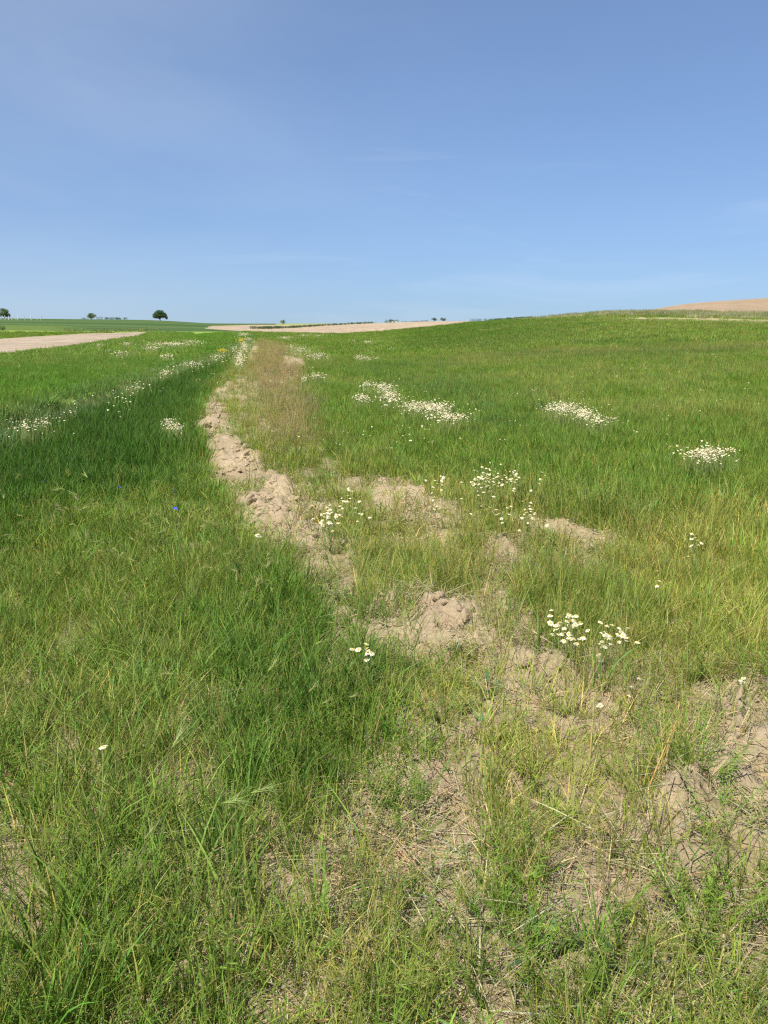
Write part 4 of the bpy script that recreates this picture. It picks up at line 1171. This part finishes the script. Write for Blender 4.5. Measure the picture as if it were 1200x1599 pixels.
hedge([(152, 490), (199, 492)], 'dark hedge line on the green hill between bush and lone tree', L_DARK, 1.5, 2)
hedge([(604, 268), (612, 270), (624, 273)], 'low dark scrub over a pale bank on the bare skyline', L_DARK, 1.0, 1.2, name='scrub', cat='scrub')
hedge([(628, 277), (668, 277)], 'thin dark hedge along the skyline of the bare field', L_DARK, .36, 1)
hedge([(396, 196), (440, 230), (500, 275), (582, 320)], 'long dark green crop strip between the two bare fields', L_DARK, .72, 2.2, nper=22)  # a strip of dark crop, modelled with hedge foliage and stems
hedge([(738, 150), (770, 150), (806, 140), (832, 125)], 'dark hedge on the skyline where the green field meets the bare one', L_DARK, .5, 1)
hedge([(104, 108), (140, 109), (190, 112), (236, 114)], 'scrubby olive verge along the far side of the pale field', L_OLIVE, .55, 1.2, nper=24, name='scrub', cat='scrub')
for (u, r, w, h, lb) in ((838, 108, 20, 4, 'lowest small bush on the ridge of the green field'), (862, 106, 16, 4.5, 'small bush on the ridge, second up the slope'), (885, 104, 22, 4.5, 'wide low bush on the ridge, third up the slope'), (925, 100, 22, 6, 'darkest bush on the ridge below the brown hill'), (950, 99, 14, 5, 'narrow bush beside the darkest one on the ridge'), (985, 98, 18, 4, 'uppermost pale bush on the ridge')):
    tree(u, r, w, h, lb, L_OLIVE if h < 4.2 else L_MID, 420, .02, name='bush', cat='bush', group='bushes along the ridge', limbs=3)

# pale stones on the bank below the scrub
M_STONE = plain_mat('pale_stone', (.62, .58, .50), .8, .12, 3)
for u, lb in ((613.5, 'pale stone below the dark scrub, first of two'), (619.5, 'pale stone below the dark scrub, wider of two')):
    x, y, z = place(u, 262)
    o = link('boulder', clod_mesh(int(u), M_STONE)); o.location = (x, y, z + .12); o.scale = (.4, .3, .3)
    tag(o, lb, 'boulder', 'pale stones on the bank')

# white posts on the far hill
M_POST = plain_mat('white_post_paint', (.62, .62, .58), .6, .06, 2)
def post_mesh():
    s, t, h = .11, .09, 2.0
    V = [(sx * s, sy * s, -.4) for sx, sy in ((-1, -1), (1, -1), (1, 1), (-1, 1))] + [(sx * t, sy * t, h) for sx, sy in ((-1, -1), (1, -1), (1, 1), (-1, 1))] + [(0, 0, h + .14)]
    return mesh_np('post', V, [np.array([(0, 1, 5, 4), (1, 2, 6, 5), (2, 3, 7, 6), (3, 0, 4, 7), (3, 2, 1, 0)]), np.array([(4, 5, 8), (5, 6, 8), (6, 7, 8), (7, 4, 8)])], [M_POST])
PM = post_mesh()
ORD = ['first', 'second', 'third', 'fourth', 'fifth', 'sixth', 'seventh', 'eighth', 'ninth', 'last']
for i, u in enumerate((2, 8.5, 14, 19, 25.5, 28.5, 39, 49, 58.5, 64.5)):
    x, y, z = place(u, 385 + (i % 3))
    o = link('white_post', PM); o.location = (x, y, z); o.rotation_euler = (RNG.normal(0, .05), RNG.normal(0, .09), RNG.uniform(0, 1.5))
    o.scale = (1, 1, RNG.uniform(.82, 1.1))
    tag(o, 'white post in front of the hill crop, %s of ten counted from the spreading tree' % ORD[i], 'post', 'white posts in a row on the far hill')
